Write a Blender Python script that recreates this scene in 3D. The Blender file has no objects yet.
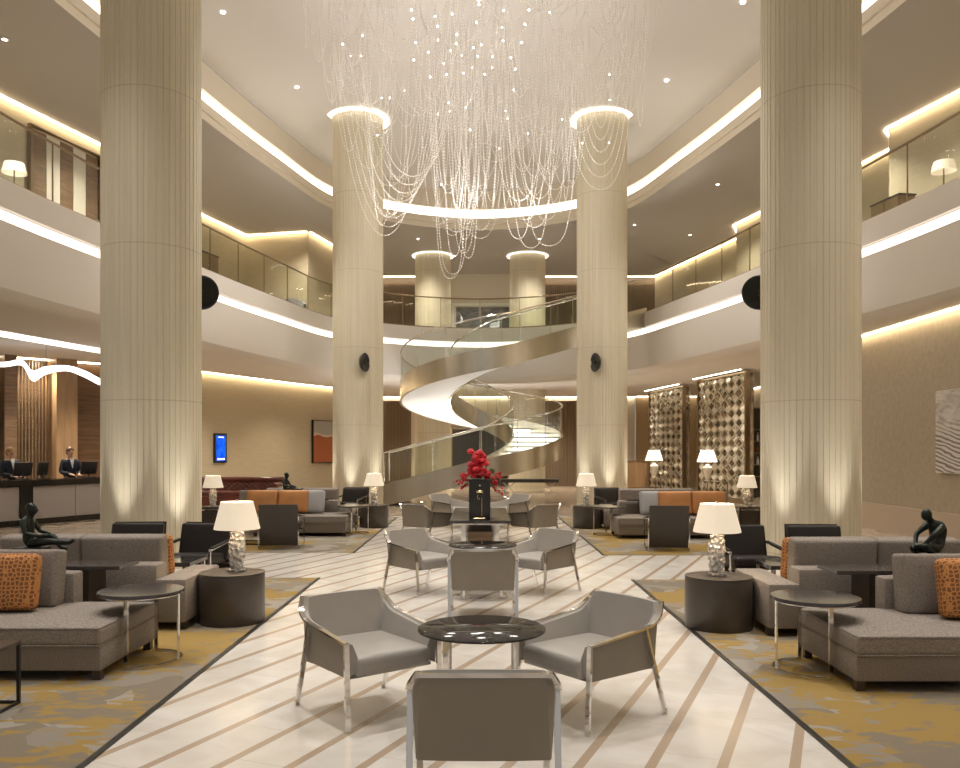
import bpy, bmesh, math, random
from mathutils import Vector, Matrix, Euler
R = math.radians
PI = math.pi
sc = bpy.context.scene
COL = sc.collection
random.seed(7)

# ------------------------------------------------------------------ materials
def nodes_of(name):
    m = bpy.data.materials.new(name); m.use_nodes = True
    nt = m.node_tree; nt.nodes.clear()
    out = nt.nodes.new('ShaderNodeOutputMaterial')
    return m, nt, out
def N(nt, typ, **kw):
    n = nt.nodes.new(typ)
    for k, v in kw.items(): setattr(n, k, v)
    return n
def srgb(r, g, b):
    f = lambda c: ((c/255+0.055)/1.055)**2.4 if c/255 > 0.04045 else c/255/12.92
    return (f(r), f(g), f(b), 1)
def principled(name, col, rough=0.5, metal=0.0, spec=0.5, noise=None, bump=None, coat=0.0):
    """noise=(scale xyz, amount), bump=(scale xyz, strength)"""
    m, nt, out = nodes_of(name)
    p = N(nt, 'ShaderNodeBsdfPrincipled')
    p.inputs['Base Color'].default_value = col
    p.inputs['Roughness'].default_value = rough
    p.inputs['Metallic'].default_value = metal
    p.inputs['Specular IOR Level'].default_value = spec
    p.inputs['Coat Weight'].default_value = coat
    tc = N(nt, 'ShaderNodeTexCoord')
    if noise:
        mp = N(nt, 'ShaderNodeMapping'); mp.inputs['Scale'].default_value = noise[0]
        t = N(nt, 'ShaderNodeTexNoise'); t.inputs['Scale'].default_value = 1; t.inputs['Detail'].default_value = 4
        nt.links.new(tc.outputs['Object'], mp.inputs['Vector']); nt.links.new(mp.outputs[0], t.inputs['Vector'])
        r = N(nt, 'ShaderNodeMapRange')
        r.inputs['From Min'].default_value = .3; r.inputs['From Max'].default_value = .7
        r.inputs['To Min'].default_value = 1-noise[1]; r.inputs['To Max'].default_value = 1+noise[1]
        nt.links.new(t.outputs['Fac'], r.inputs['Value'])
        mx = N(nt, 'ShaderNodeVectorMath', operation='SCALE')
        mx.inputs[0].default_value = col[:3]
        nt.links.new(r.outputs[0], mx.inputs['Scale'])
        nt.links.new(mx.outputs[0], p.inputs['Base Color'])
    if bump:
        mp = N(nt, 'ShaderNodeMapping'); mp.inputs['Scale'].default_value = bump[0]
        t = N(nt, 'ShaderNodeTexNoise'); t.inputs['Scale'].default_value = 1; t.inputs['Detail'].default_value = 3
        nt.links.new(tc.outputs['Object'], mp.inputs['Vector']); nt.links.new(mp.outputs[0], t.inputs['Vector'])
        b = N(nt, 'ShaderNodeBump'); b.inputs['Strength'].default_value = bump[1]; b.inputs['Distance'].default_value = .01
        nt.links.new(t.outputs['Fac'], b.inputs['Height']); nt.links.new(b.outputs[0], p.inputs['Normal'])
    nt.links.new(p.outputs[0], out.inputs['Surface'])
    return m
def emit(name, col, strength):
    m, nt, out = nodes_of(name)
    e = N(nt, 'ShaderNodeEmission'); e.inputs['Color'].default_value = col; e.inputs['Strength'].default_value = strength
    nt.links.new(e.outputs[0], out.inputs['Surface'])
    return m
def thin_glass(name, tint, refl=.12, rough=.02):
    m, nt, out = nodes_of(name)
    t = N(nt, 'ShaderNodeBsdfTransparent'); t.inputs['Color'].default_value = tint
    g = N(nt, 'ShaderNodeBsdfGlossy'); g.inputs['Roughness'].default_value = rough
    f = N(nt, 'ShaderNodeFresnel'); f.inputs['IOR'].default_value = 1.5
    mu = N(nt, 'ShaderNodeMath', operation='MULTIPLY_ADD'); mu.inputs[1].default_value = .9; mu.inputs[2].default_value = refl*.2
    gm = N(nt, 'ShaderNodeNewGeometry'); fb = N(nt, 'ShaderNodeMath', operation='SUBTRACT'); fb.inputs[0].default_value = 1
    nt.links.new(gm.outputs['Backfacing'], fb.inputs[1]); ff = N(nt, 'ShaderNodeMath', operation='MULTIPLY')
    nt.links.new(f.outputs[0], ff.inputs[0]); nt.links.new(fb.outputs[0], ff.inputs[1]); nt.links.new(ff.outputs[0], mu.inputs[0])
    mx = N(nt, 'ShaderNodeMixShader')
    nt.links.new(mu.outputs[0], mx.inputs[0]); nt.links.new(t.outputs[0], mx.inputs[1]); nt.links.new(g.outputs[0], mx.inputs[2])
    nt.links.new(mx.outputs[0], out.inputs['Surface'])
    return m
WARM = (1.0, .83, .60, 1); WARMW = (1.0, .90, .76, 1)
M = {}
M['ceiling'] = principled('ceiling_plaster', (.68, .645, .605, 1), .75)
M['lip'] = principled('dome_lip_plaster', (.78, .70, .58, 1), .7)
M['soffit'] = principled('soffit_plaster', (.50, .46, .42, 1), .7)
M['fascia'] = principled('fascia_plaster', (.76, .71, .66, 1), .7)
M['mezz_floor'] = principled('mezzanine_carpet', (.24, .21, .18, 1), .9)
M['wall_fabric'] = principled('beige_wall_fabric', (.50, .425, .295, 1), .75, noise=((2, 2, 30), .06), bump=((60, 60, 60), .15))
M['wall_taupe'] = principled('taupe_wall_fabric', (.43, .365, .27, 1), .75, noise=((9, 9, 9), .08), bump=((60, 60, 60), .15))
M['wall_bar'] = principled('bronze_wall_panel', (.36, .26, .15, 1), .35)
M['baseboard'] = principled('tan_stone', (.52, .42, .32, 1), .3)
M['screen_metal'] = principled('satin_champagne_metal', (.74, .67, .55, 1), .32, metal=.8)
M['lozenge'] = principled('pale_champagne_plate', (.80, .74, .64, 1), .3, metal=.6)
M['wall_cream'] = principled('cream_wall', (.72, .66, .56, 1), .75)
M['wood'] = principled('brown_wood', (.21, .13, .075, 1), .45, noise=((2, 2, 18), .3))
M['wood_h'] = principled('brown_wood_boards', (.115, .06, .028, 1), .4, noise=((1, 1, 14), .35))
M['wood_light'] = principled('light_wood', (.36, .225, .12, 1), .45, noise=((8, 8, 1), .2))
M['dark_wood'] = principled('dark_wood', (.05, .036, .028, 1), .3, noise=((12, 12, 12), .2))
M['curtain'] = principled('bronze_curtain', (.20, .14, .09, 1), .5)
M['fabric'] = principled('taupe_woven_fabric', (.275, .237, .205, 1), .9, spec=.2, noise=((80, 50, 260), .38), bump=((150, 150, 300), .5))
M['fabric_lt'] = principled('grey_woven_fabric', (.40, .39, .40, 1), .9, noise=((90, 60, 240), .2), bump=((150, 150, 300), .4))
M['taupe_leather'] = principled('taupe_leather', (.40, .37, .335, 1), .36, noise=((6, 6, 6), .04), bump=((180, 180, 180), .08))
M['taupe_leather_shade'] = principled('shaded_taupe_leather', (.25, .215, .17, 1), .5, noise=((6, 6, 6), .04))  # same leather, with the shade on the shell's outside put into the colour
M['black_leather'] = principled('black_leather', (.020, .016, .014, 1), .42, spec=.3, bump=((25, 25, 60), .25))
M['brown_back'] = principled('dark_brown_leather', (.045, .035, .028, 1), .45)
M['tan_leather'] = principled('orange_tan_leather', (.50, .22, .075, 1), .42, noise=((5, 5, 5), .15))
M['red_leather'] = principled('oxblood_leather', (.10, .022, .012, 1), .28, noise=((5, 5, 5), .3))
M['chrome'] = principled('polished_chrome', (.82, .80, .77, 1), .08, metal=1)
M['steel'] = principled('champagne_steel', (.56, .51, .42, 1), .27, metal=1, noise=((1.1, 1.1, .05), .25))
M['bronze_metal'] = principled('bronze_metal', (.30, .22, .14, 1), .3, metal=1)
M['black_metal'] = principled('black_metal', (.015, .014, .013, 1), .4)
M['bronze'] = principled('patinated_bronze', (.028, .033, .028, 1), .32, metal=.6, noise=((14, 14, 14), .4))
M['black'] = principled('black_plastic', (.012, .012, .012, 1), .4)
M['drum'] = principled('dark_brown_veneer', (.070, .055, .045, 1), .35, noise=((3, 3, 3), .25))
M['table_top'] = principled('polished_dark_stone', (.045, .04, .04, 1), .13, noise=((12, 12, 12), .3), coat=.3)
M['console_top'] = principled('greyed_dark_lacquer', (.055, .045, .042, 1), .2, coat=.4)
M['granite'] = principled('black_granite', (.014, .013, .013, 1), .15, noise=((60, 60, 60), .5))
M['desk_panel'] = principled('mauve_grey_panel', (.40, .37, .36, 1), .4)
M['white'] = principled('white_plaster', (.84, .83, .81, 1), .6)
M['ceramic'] = principled('cream_ceramic', (.78, .72, .62, 1), .25)
M['skin'] = principled('skin', (.62, .38, .27, 1), .5)
M['navy'] = principled('navy_suit', (.012, .016, .03, 1), .8)
M['shirt'] = principled('white_shirt', (.75, .75, .78, 1), .8)
M['hair'] = principled('brown_hair', (.14, .07, .03, 1), .5)
M['hair_b'] = principled('fair_hair', (.35, .20, .09, 1), .5)
M['flower'] = principled('crimson_petals', (.52, .006, .016, 1), .55)
M['flower_d'] = principled('dark_crimson_petals', (.38, .006, .02, 1), .55)
M['leaf'] = principled('green_leaf', (.10, .13, .045, 1), .5)
M['gold'] = principled('gold_inlay', (.75, .58, .34, 1), .3, metal=1)
M['mirror'] = principled('silvered_bronze_mirror', (.74, .66, .56, 1), .06, metal=1)
M['back_mirror'] = principled('dark_bar_back', (.05, .038, .03, 1), .15)
M['screen_back'] = principled('bronze_mirror_back', (.42, .34, .24, 1), .25, metal=.6, noise=((3, 3, 3), .6))
M['glass'] = thin_glass('balustrade_glass', (.95, .965, .94, 1), .0)
M['clear_glass'] = thin_glass('clear_glass', (.95, .96, .95, 1), .3)
M['smoked'] = None
M['cove'] = emit('cove_light', (1, .87, .66, 1), 9)
M['cove_soft'] = emit('wall_cove_light', (1, .80, .52, 1), 14)
M['strip'] = emit('balcony_light_strip', (1, .91, .78, 1), 2.1)
M['dome_strip'] = emit('dome_light_strip', (1, .90, .74, 1), 2.6)
M['halo'] = emit('column_halo_light', (1, .90, .72, 1), 2.5)
M['downlight'] = emit('downlight_lens', (1, .93, .82, 1), 14)
M['led_sparkle'] = emit('led_sparkle_dot', (1, .97, .93, 1), 16)
M['ribbon'] = emit('ribbon_light', (1, .97, .95, 1), 2.2)
M['riser'] = emit('lit_riser', (1, .95, .84, 1), 2.6)
M['bluescreen'] = None
# smoked glass
def mk_smoked():
    m, nt, out = nodes_of('smoked_glass')
    t = N(nt, 'ShaderNodeBsdfTransparent'); t.inputs['Color'].default_value = (.30, .29, .28, 1)
    p = N(nt, 'ShaderNodeBsdfPrincipled'); p.inputs['Base Color'].default_value = (.045, .042, .04, 1)
    p.inputs['Roughness'].default_value = .03; p.inputs['Specular IOR Level'].default_value = .8
    mx = N(nt, 'ShaderNodeMixShader'); mx.inputs[0].default_value = .5
    nt.links.new(t.outputs[0], mx.inputs[1]); nt.links.new(p.outputs[0], mx.inputs[2])
    nt.links.new(mx.outputs[0], out.inputs['Surface'])
    return m
M['smoked'] = mk_smoked()
def mk_shade(name, col, s):
    m, nt, out = nodes_of(name)
    p = N(nt, 'ShaderNodeBsdfPrincipled'); p.inputs['Base Color'].default_value = (.8, .72, .6, 1); p.inputs['Roughness'].default_value = .9
    p.inputs['Emission Color'].default_value = col; p.inputs['Emission Strength'].default_value = s
    tc = N(nt, 'ShaderNodeTexCoord')
    w = N(nt, 'ShaderNodeTexNoise'); w.inputs['Scale'].default_value = 40
    b = N(nt, 'ShaderNodeBump'); b.inputs['Strength'].default_value = .15
    nt.links.new(tc.outputs['Object'], w.inputs['Vector']); nt.links.new(w.outputs[0], b.inputs['Height']); nt.links.new(b.outputs[0], p.inputs['Normal'])
    nt.links.new(p.outputs[0], out.inputs['Surface'])
    return m
M['shade'] = mk_shade('pleated_lamp_shade', (1, .84, .62, 1), .40)
M['shade_b'] = mk_shade('bright_lamp_shade', (1, .90, .74, 1), 1.0)
def mk_crystal():
    m, nt, out = nodes_of('cut_crystal')
    p = N(nt, 'ShaderNodeBsdfPrincipled'); p.inputs['Base Color'].default_value = (.80, .78, .75, 1)
    p.inputs['Roughness'].default_value = .06; p.inputs['Specular IOR Level'].default_value = 1.0
    p.inputs['Metallic'].default_value = .55
    tc = N(nt, 'ShaderNodeTexCoord')
    v = N(nt, 'ShaderNodeTexVoronoi'); v.inputs['Scale'].default_value = 22
    b = N(nt, 'ShaderNodeBump'); b.inputs['Strength'].default_value = 1; b.inputs['Distance'].default_value = .05
    nt.links.new(tc.outputs['Object'], v.inputs['Vector']); nt.links.new(v.outputs['Distance'], b.inputs['Height']); nt.links.new(b.outputs[0], p.inputs['Normal'])
    nt.links.new(p.outputs[0], out.inputs['Surface'])
    return m
M['crystal'] = mk_crystal()
def mk_bead():
    m, nt, out = nodes_of('crystal_bead')
    p = N(nt, 'ShaderNodeBsdfPrincipled'); p.inputs['Base Color'].default_value = (.95, .93, .92, 1)
    p.inputs['Roughness'].default_value = .12; p.inputs['Specular IOR Level'].default_value = 1
    tr = N(nt, 'ShaderNodeBsdfTranslucent'); tr.inputs['Color'].default_value = (1, .98, .96, 1)
    mx = N(nt, 'ShaderNodeMixShader'); mx.inputs[0].default_value = .5
    nt.links.new(p.outputs[0], mx.inputs[1]); nt.links.new(tr.outputs[0], mx.inputs[2])
    nt.links.new(mx.outputs[0], out.inputs['Surface'])
    return m
M['bead'] = mk_bead()
def mk_floor():
    m, nt, out = nodes_of('striped_marble')
    L = nt.links.new
    tc = N(nt, 'ShaderNodeTexCoord'); sp = N(nt, 'ShaderNodeSeparateXYZ'); L(tc.outputs['Object'], sp.inputs[0])
    def math(op, a, b=None, c=None):
        n = N(nt, 'ShaderNodeMath', operation=op)
        for i, v in enumerate((a, b, c)):
            if v is None: continue
            if hasattr(v, 'default_value') or hasattr(v, 'links'): L(v, n.inputs[i])
            else: n.inputs[i].default_value = v
        return n.outputs[0]
    x, y = sp.outputs[0], sp.outputs[1]
    u = math('SUBTRACT', x, math('MULTIPLY', y, .43))
    fr = math('FRACT', math('MULTIPLY', math('ADD', u, 50*.387 - .161 + .031), 1/.387))
    stripe = math('LESS_THAN', fr, .062/.387)
    # slab joints across the bands
    v = math('ADD', math('MULTIPLY', y, .92), math('MULTIPLY', x, .39))
    cell = math('FLOOR', math('MULTIPLY', math('ADD', u, 50*.387 - .161), 1/.387))
    off = math('FRACT', math('MULTIPLY', cell, .37))
    fj = math('FRACT', math('ADD', math('MULTIPLY', v, 1/1.3), off))
    joint = math('LESS_THAN', fj, .006)
    n1 = N(nt, 'ShaderNodeTexNoise'); n1.inputs['Scale'].default_value = 2.2; n1.inputs['Detail'].default_value = 8; n1.inputs['Distortion'].default_value = 1.2
    L(tc.outputs['Object'], n1.inputs['Vector'])
    cr = N(nt, 'ShaderNodeValToRGB'); cr.color_ramp.elements[0].position = .3; cr.color_ramp.elements[1].position = .7
    cr.color_ramp.elements[0].color = (.66, .60, .53, 1); cr.color_ramp.elements[1].color = (.80, .76, .71, 1)
    L(n1.outputs['Fac'], cr.inputs[0])
    def mix(f, a, b):
        n = N(nt, 'ShaderNodeMix', data_type='RGBA')
        L(f, n.inputs[0])
        for s, i in ((a, 6), (b, 7)):
            if isinstance(s, tuple): n.inputs[i].default_value = s
            else: L(s, n.inputs[i])
        return n.outputs[2]
    c = mix(stripe, cr.outputs[0], (.47, .36, .265, 1))
    # plain tan marble beyond the seating area and towards reception
    far = math('GREATER_THAN', y, 21.4)
    side = math('GREATER_THAN', math('ABSOLUTE', x), 6.6)
    tan = math('MAXIMUM', far, side)
    cr2 = N(nt, 'ShaderNodeValToRGB'); cr2.color_ramp.elements[0].position = .3; cr2.color_ramp.elements[1].position = .7
    cr2.color_ramp.elements[0].color = (.38, .30, .22, 1); cr2.color_ramp.elements[1].color = (.56, .46, .36, 1)
    L(n1.outputs['Fac'], cr2.inputs[0])
    c = mix(tan, c, cr2.outputs[0])
    c = mix(math('MULTIPLY', joint, .5), c, (.5, .43, .36, 1))
    p = N(nt, 'ShaderNodeBsdfPrincipled'); p.inputs['Roughness'].default_value = .16; p.inputs['Specular IOR Level'].default_value = .45
    L(c, p.inputs['Base Color'])
    L(p.outputs[0], out.inputs['Surface'])
    return m
M['floor'] = mk_floor()
def mk_carpet():
    m, nt, out = nodes_of('patterned_carpet')
    L = nt.links.new
    tc = N(nt, 'ShaderNodeNewGeometry')
    nz = N(nt, 'ShaderNodeTexNoise'); nz.inputs['Scale'].default_value = 3; nz.inputs['Detail'].default_value = 2
    L(tc.outputs['Position'], nz.inputs['Vector'])
    sc_ = N(nt, 'ShaderNodeVectorMath', operation='SCALE'); sc_.inputs['Scale'].default_value = .35
    L(nz.outputs['Color'], sc_.inputs[0])
    ad = N(nt, 'ShaderNodeVectorMath', operation='ADD'); L(tc.outputs['Position'], ad.inputs[0]); L(sc_.outputs[0], ad.inputs[1])
    v = N(nt, 'ShaderNodeTexVoronoi'); v.inputs['Scale'].default_value = 3.2; L(ad.outputs[0], v.inputs['Vector'])
    sepc = N(nt, 'ShaderNodeSeparateColor'); L(v.outputs['Color'], sepc.inputs[0])
    cr = N(nt, 'ShaderNodeValToRGB'); cr.color_ramp.interpolation = 'CONSTANT'
    e = cr.color_ramp.elements
    e[0].position = 0; e[0].color = (.225, .187, .14, 1); e[1].position = .4; e[1].color = (.27, .235, .19, 1)
    e2 = e.new(.75); e2.color = (.33, .295, .25, 1)
    L(sepc.outputs[0], cr.inputs[0])
    # mustard patches
    big = N(nt, 'ShaderNodeTexNoise'); big.inputs['Scale'].default_value = .9; big.inputs['Detail'].default_value = 1
    L(tc.outputs['Position'], big.inputs['Vector'])
    mp = N(nt, 'ShaderNodeMapping'); mp.inputs['Scale'].default_value = (3.4, 7.5, 1); L(tc.outputs['Position'], mp.inputs['Vector'])
    n2 = N(nt, 'ShaderNodeTexNoise'); n2.inputs['Scale'].default_value = 1.3; n2.inputs['Detail'].default_value = 3; n2.inputs['Distortion'].default_value = .6
    L(mp.outputs[0], n2.inputs['Vector'])
    su = N(nt, 'ShaderNodeMath', operation='MULTIPLY_ADD'); su.inputs[1].default_value = 1.5
    L(big.outputs['Fac'], su.inputs[0]); L(n2.outputs['Fac'], su.inputs[2])
    st = N(nt, 'ShaderNodeMapRange'); st.inputs['From Min'].default_value = 1.24; st.inputs['From Max'].default_value = 1.33
    L(su.outputs[0], st.inputs['Value'])
    mx = N(nt, 'ShaderNodeMix', data_type='RGBA'); L(st.outputs[0], mx.inputs[0]); L(cr.outputs[0], mx.inputs[6])
    mx.inputs[7].default_value = (.33, .22, .075, 1)
    p = N(nt, 'ShaderNodeBsdfPrincipled'); p.inputs['Roughness'].default_value = .95; p.inputs['Specular IOR Level'].default_value = .1
    pile = N(nt, 'ShaderNodeTexNoise'); pile.inputs['Scale'].default_value = 160
    L(tc.outputs['Position'], pile.inputs['Vector'])
    b = N(nt, 'ShaderNodeBump'); b.inputs['Strength'].default_value = .4; b.inputs['Distance'].default_value = .01
    L(pile.outputs['Fac'], b.inputs['Height']); L(b.outputs[0], p.inputs['Normal'])
    L(mx.outputs[2], p.inputs['Base Color']); L(p.outputs[0], out.inputs['Surface'])
    return m
M['carpet'] = mk_carpet()
def mk_column():
    m, nt, out = nodes_of('ribbed_limestone')
    L = nt.links.new
    tc = N(nt, 'ShaderNodeTexCoord')
    mp = N(nt, 'ShaderNodeMapping'); mp.inputs['Scale'].default_value = (9, 9, .25); L(tc.outputs['Object'], mp.inputs['Vector'])
    n1 = N(nt, 'ShaderNodeTexNoise'); n1.inputs['Scale'].default_value = 1; n1.inputs['Detail'].default_value = 5; L(mp.outputs[0], n1.inputs['Vector'])
    cr = N(nt, 'ShaderNodeValToRGB'); cr.color_ramp.elements[0].position = .3; cr.color_ramp.elements[1].position = .7
    cr.color_ramp.elements[0].color = (.63, .56, .42, 1); cr.color_ramp.elements[1].color = (.70, .635, .49, 1)
    L(n1.outputs['Fac'], cr.inputs[0])
    sp = N(nt, 'ShaderNodeSeparateXYZ'); L(tc.outputs['Object'], sp.inputs[0])
    md = N(nt, 'ShaderNodeMath', operation='MULTIPLY_ADD'); md.inputs[1].default_value = 1/2.24; md.inputs[2].default_value = -2.41/2.24+5
    L(sp.outputs[2], md.inputs[0])
    fr = N(nt, 'ShaderNodeMath', operation='FRACT'); L(md.outputs[0], fr.inputs[0])
    lt = N(nt, 'ShaderNodeMath', operation='LESS_THAN'); lt.inputs[1].default_value = .007; L(fr.outputs[0], lt.inputs[0])
    mx = N(nt, 'ShaderNodeMix', data_type='RGBA'); L(lt.outputs[0], mx.inputs[0]); L(cr.outputs[0], mx.inputs[6]); mx.inputs[7].default_value = (.54, .455, .34, 1)
    p = N(nt, 'ShaderNodeBsdfPrincipled'); p.inputs['Roughness'].default_value = .6
    L(mx.outputs[2], p.inputs['Base Color']); L(p.outputs[0], out.inputs['Surface'])
    return m
M['column'] = mk_column()
def mk_pillow():
    m, nt, out = nodes_of('orange_lattice_weave')
    L = nt.links.new
    tc = N(nt, 'ShaderNodeTexCoord')
    v = N(nt, 'ShaderNodeTexVoronoi', feature='DISTANCE_TO_EDGE'); v.inputs['Scale'].default_value = 30; v.inputs['Randomness'].default_value = .5
    L(tc.outputs['Object'], v.inputs['Vector'])
    cr = N(nt, 'ShaderNodeValToRGB'); e = cr.color_ramp.elements
    e[0].position = .10; e[0].color = (.58, .25, .07, 1); e[1].position = .16; e[1].color = (.22, .085, .03, 1)
    L(v.outputs['Distance'], cr.inputs[0])
    p = N(nt, 'ShaderNodeBsdfPrincipled'); p.inputs['Roughness'].default_value = .8
    L(cr.outputs[0], p.inputs['Base Color']); L(p.outputs[0], out.inputs['Surface'])
    return m
M['pillow'] = mk_pillow()
def mk_dunes():
    m, nt, out = nodes_of('dune_print')
    L = nt.links.new
    tc = N(nt, 'ShaderNodeTexCoord')
    sp = N(nt, 'ShaderNodeSeparateXYZ'); L(tc.outputs['Object'], sp.inputs[0])
    mp = N(nt, 'ShaderNodeMapping'); mp.inputs['Scale'].default_value = (1.2, 2, 3); mp.inputs['Rotation'].default_value = (0, R(62), 0); L(tc.outputs['Object'], mp.inputs['Vector'])
    w = N(nt, 'ShaderNodeTexWave'); w.inputs['Scale'].default_value = 1.5; w.inputs['Distortion'].default_value = 6; w.inputs['Detail'].default_value = 2
    L(mp.outputs[0], w.inputs['Vector'])
    n = N(nt, 'ShaderNodeTexNoise'); n.inputs['Scale'].default_value = 2.2; n.inputs['Detail'].default_value = 5; n.inputs['Distortion'].default_value = 1
    L(mp.outputs[0], n.inputs['Vector'])
    ra = N(nt, 'ShaderNodeMapRange'); ra.inputs['From Min'].default_value = -.15; ra.inputs['From Max'].default_value = .25; L(sp.outputs[2], ra.inputs['Value'])
    mx = N(nt, 'ShaderNodeMix', data_type='FLOAT'); L(ra.outputs[0], mx.inputs[0]); L(w.outputs['Fac'], mx.inputs[2]); L(n.outputs['Fac'], mx.inputs[3])
    cr = N(nt, 'ShaderNodeValToRGB'); e = cr.color_ramp.elements
    e[0].position = .15; e[0].color = (.22, .19, .17, 1); e[1].position = .6; e[1].color = (.70, .66, .62, 1)
    L(mx.outputs[0], cr.inputs[0])
    p = N(nt, 'ShaderNodeBsdfPrincipled'); p.inputs['Roughness'].default_value = .6
    L(cr.outputs[0], p.inputs['Base Color']); L(p.outputs[0], out.inputs['Surface'])
    return m
M['dunes'] = mk_dunes()
def mk_art(name, c1, c2, split):
    m, nt, out = nodes_of(name); L = nt.links.new
    tc = N(nt, 'ShaderNodeTexCoord')
    n = N(nt, 'ShaderNodeTexNoise'); n.inputs['Scale'].default_value = 1.4; L(tc.outputs['Object'], n.inputs['Vector'])
    sp = N(nt, 'ShaderNodeSeparateXYZ'); L(tc.outputs['Object'], sp.inputs[0])
    a = N(nt, 'ShaderNodeMath', operation='MULTIPLY_ADD'); a.inputs[1].default_value = .8; L(n.outputs['Fac'], a.inputs[0]); L(sp.outputs[2], a.inputs[2])
    cr = N(nt, 'ShaderNodeValToRGB'); e = cr.color_ramp.elements
    cr.color_ramp.interpolation = 'CONSTANT'
    e[0].position = 0; e[0].color = c2; e[1].position = split; e[1].color = c1
    x = e.new(split+.10); x.color = (.40, .37, .33, 1)
    L(a.outputs[0], cr.inputs[0])
    p = N(nt, 'ShaderNodeBsdfPrincipled'); p.inputs['Roughness'].default_value = .6
    L(cr.outputs[0], p.inputs['Base Color']); L(p.outputs[0], out.inputs['Surface'])
    return m
M['abstract'] = mk_art('abstract_canvas', (.62, .52, .42, 1), (.40, .11, .035, 1), .55)
M['greyart'] = principled('dark_grey_print', (.10, .095, .095, 1), .5, noise=((3, 3, 12), .6))
def mk_screen():
    m, nt, out = nodes_of('blue_screen'); L = nt.links.new
    tc = N(nt, 'ShaderNodeTexCoord')
    n = N(nt, 'ShaderNodeTexNoise'); n.inputs['Scale'].default_value = 4; L(tc.outputs['Object'], n.inputs['Vector'])
    cr = N(nt, 'ShaderNodeValToRGB'); e = cr.color_ramp.elements
    e[0].position = .35; e[0].color = (.005, .07, .75, 1); e[1].position = .65; e[1].color = (.02, .17, .95, 1)
    L(n.outputs['Fac'], cr.inputs[0])
    em = N(nt, 'ShaderNodeEmission'); em.inputs['Strength'].default_value = 1.0
    L(cr.outputs[0], em.inputs['Color']); L(em.outputs[0], out.inputs['Surface'])
    return m
M['bluescreen'] = mk_screen()

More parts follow.
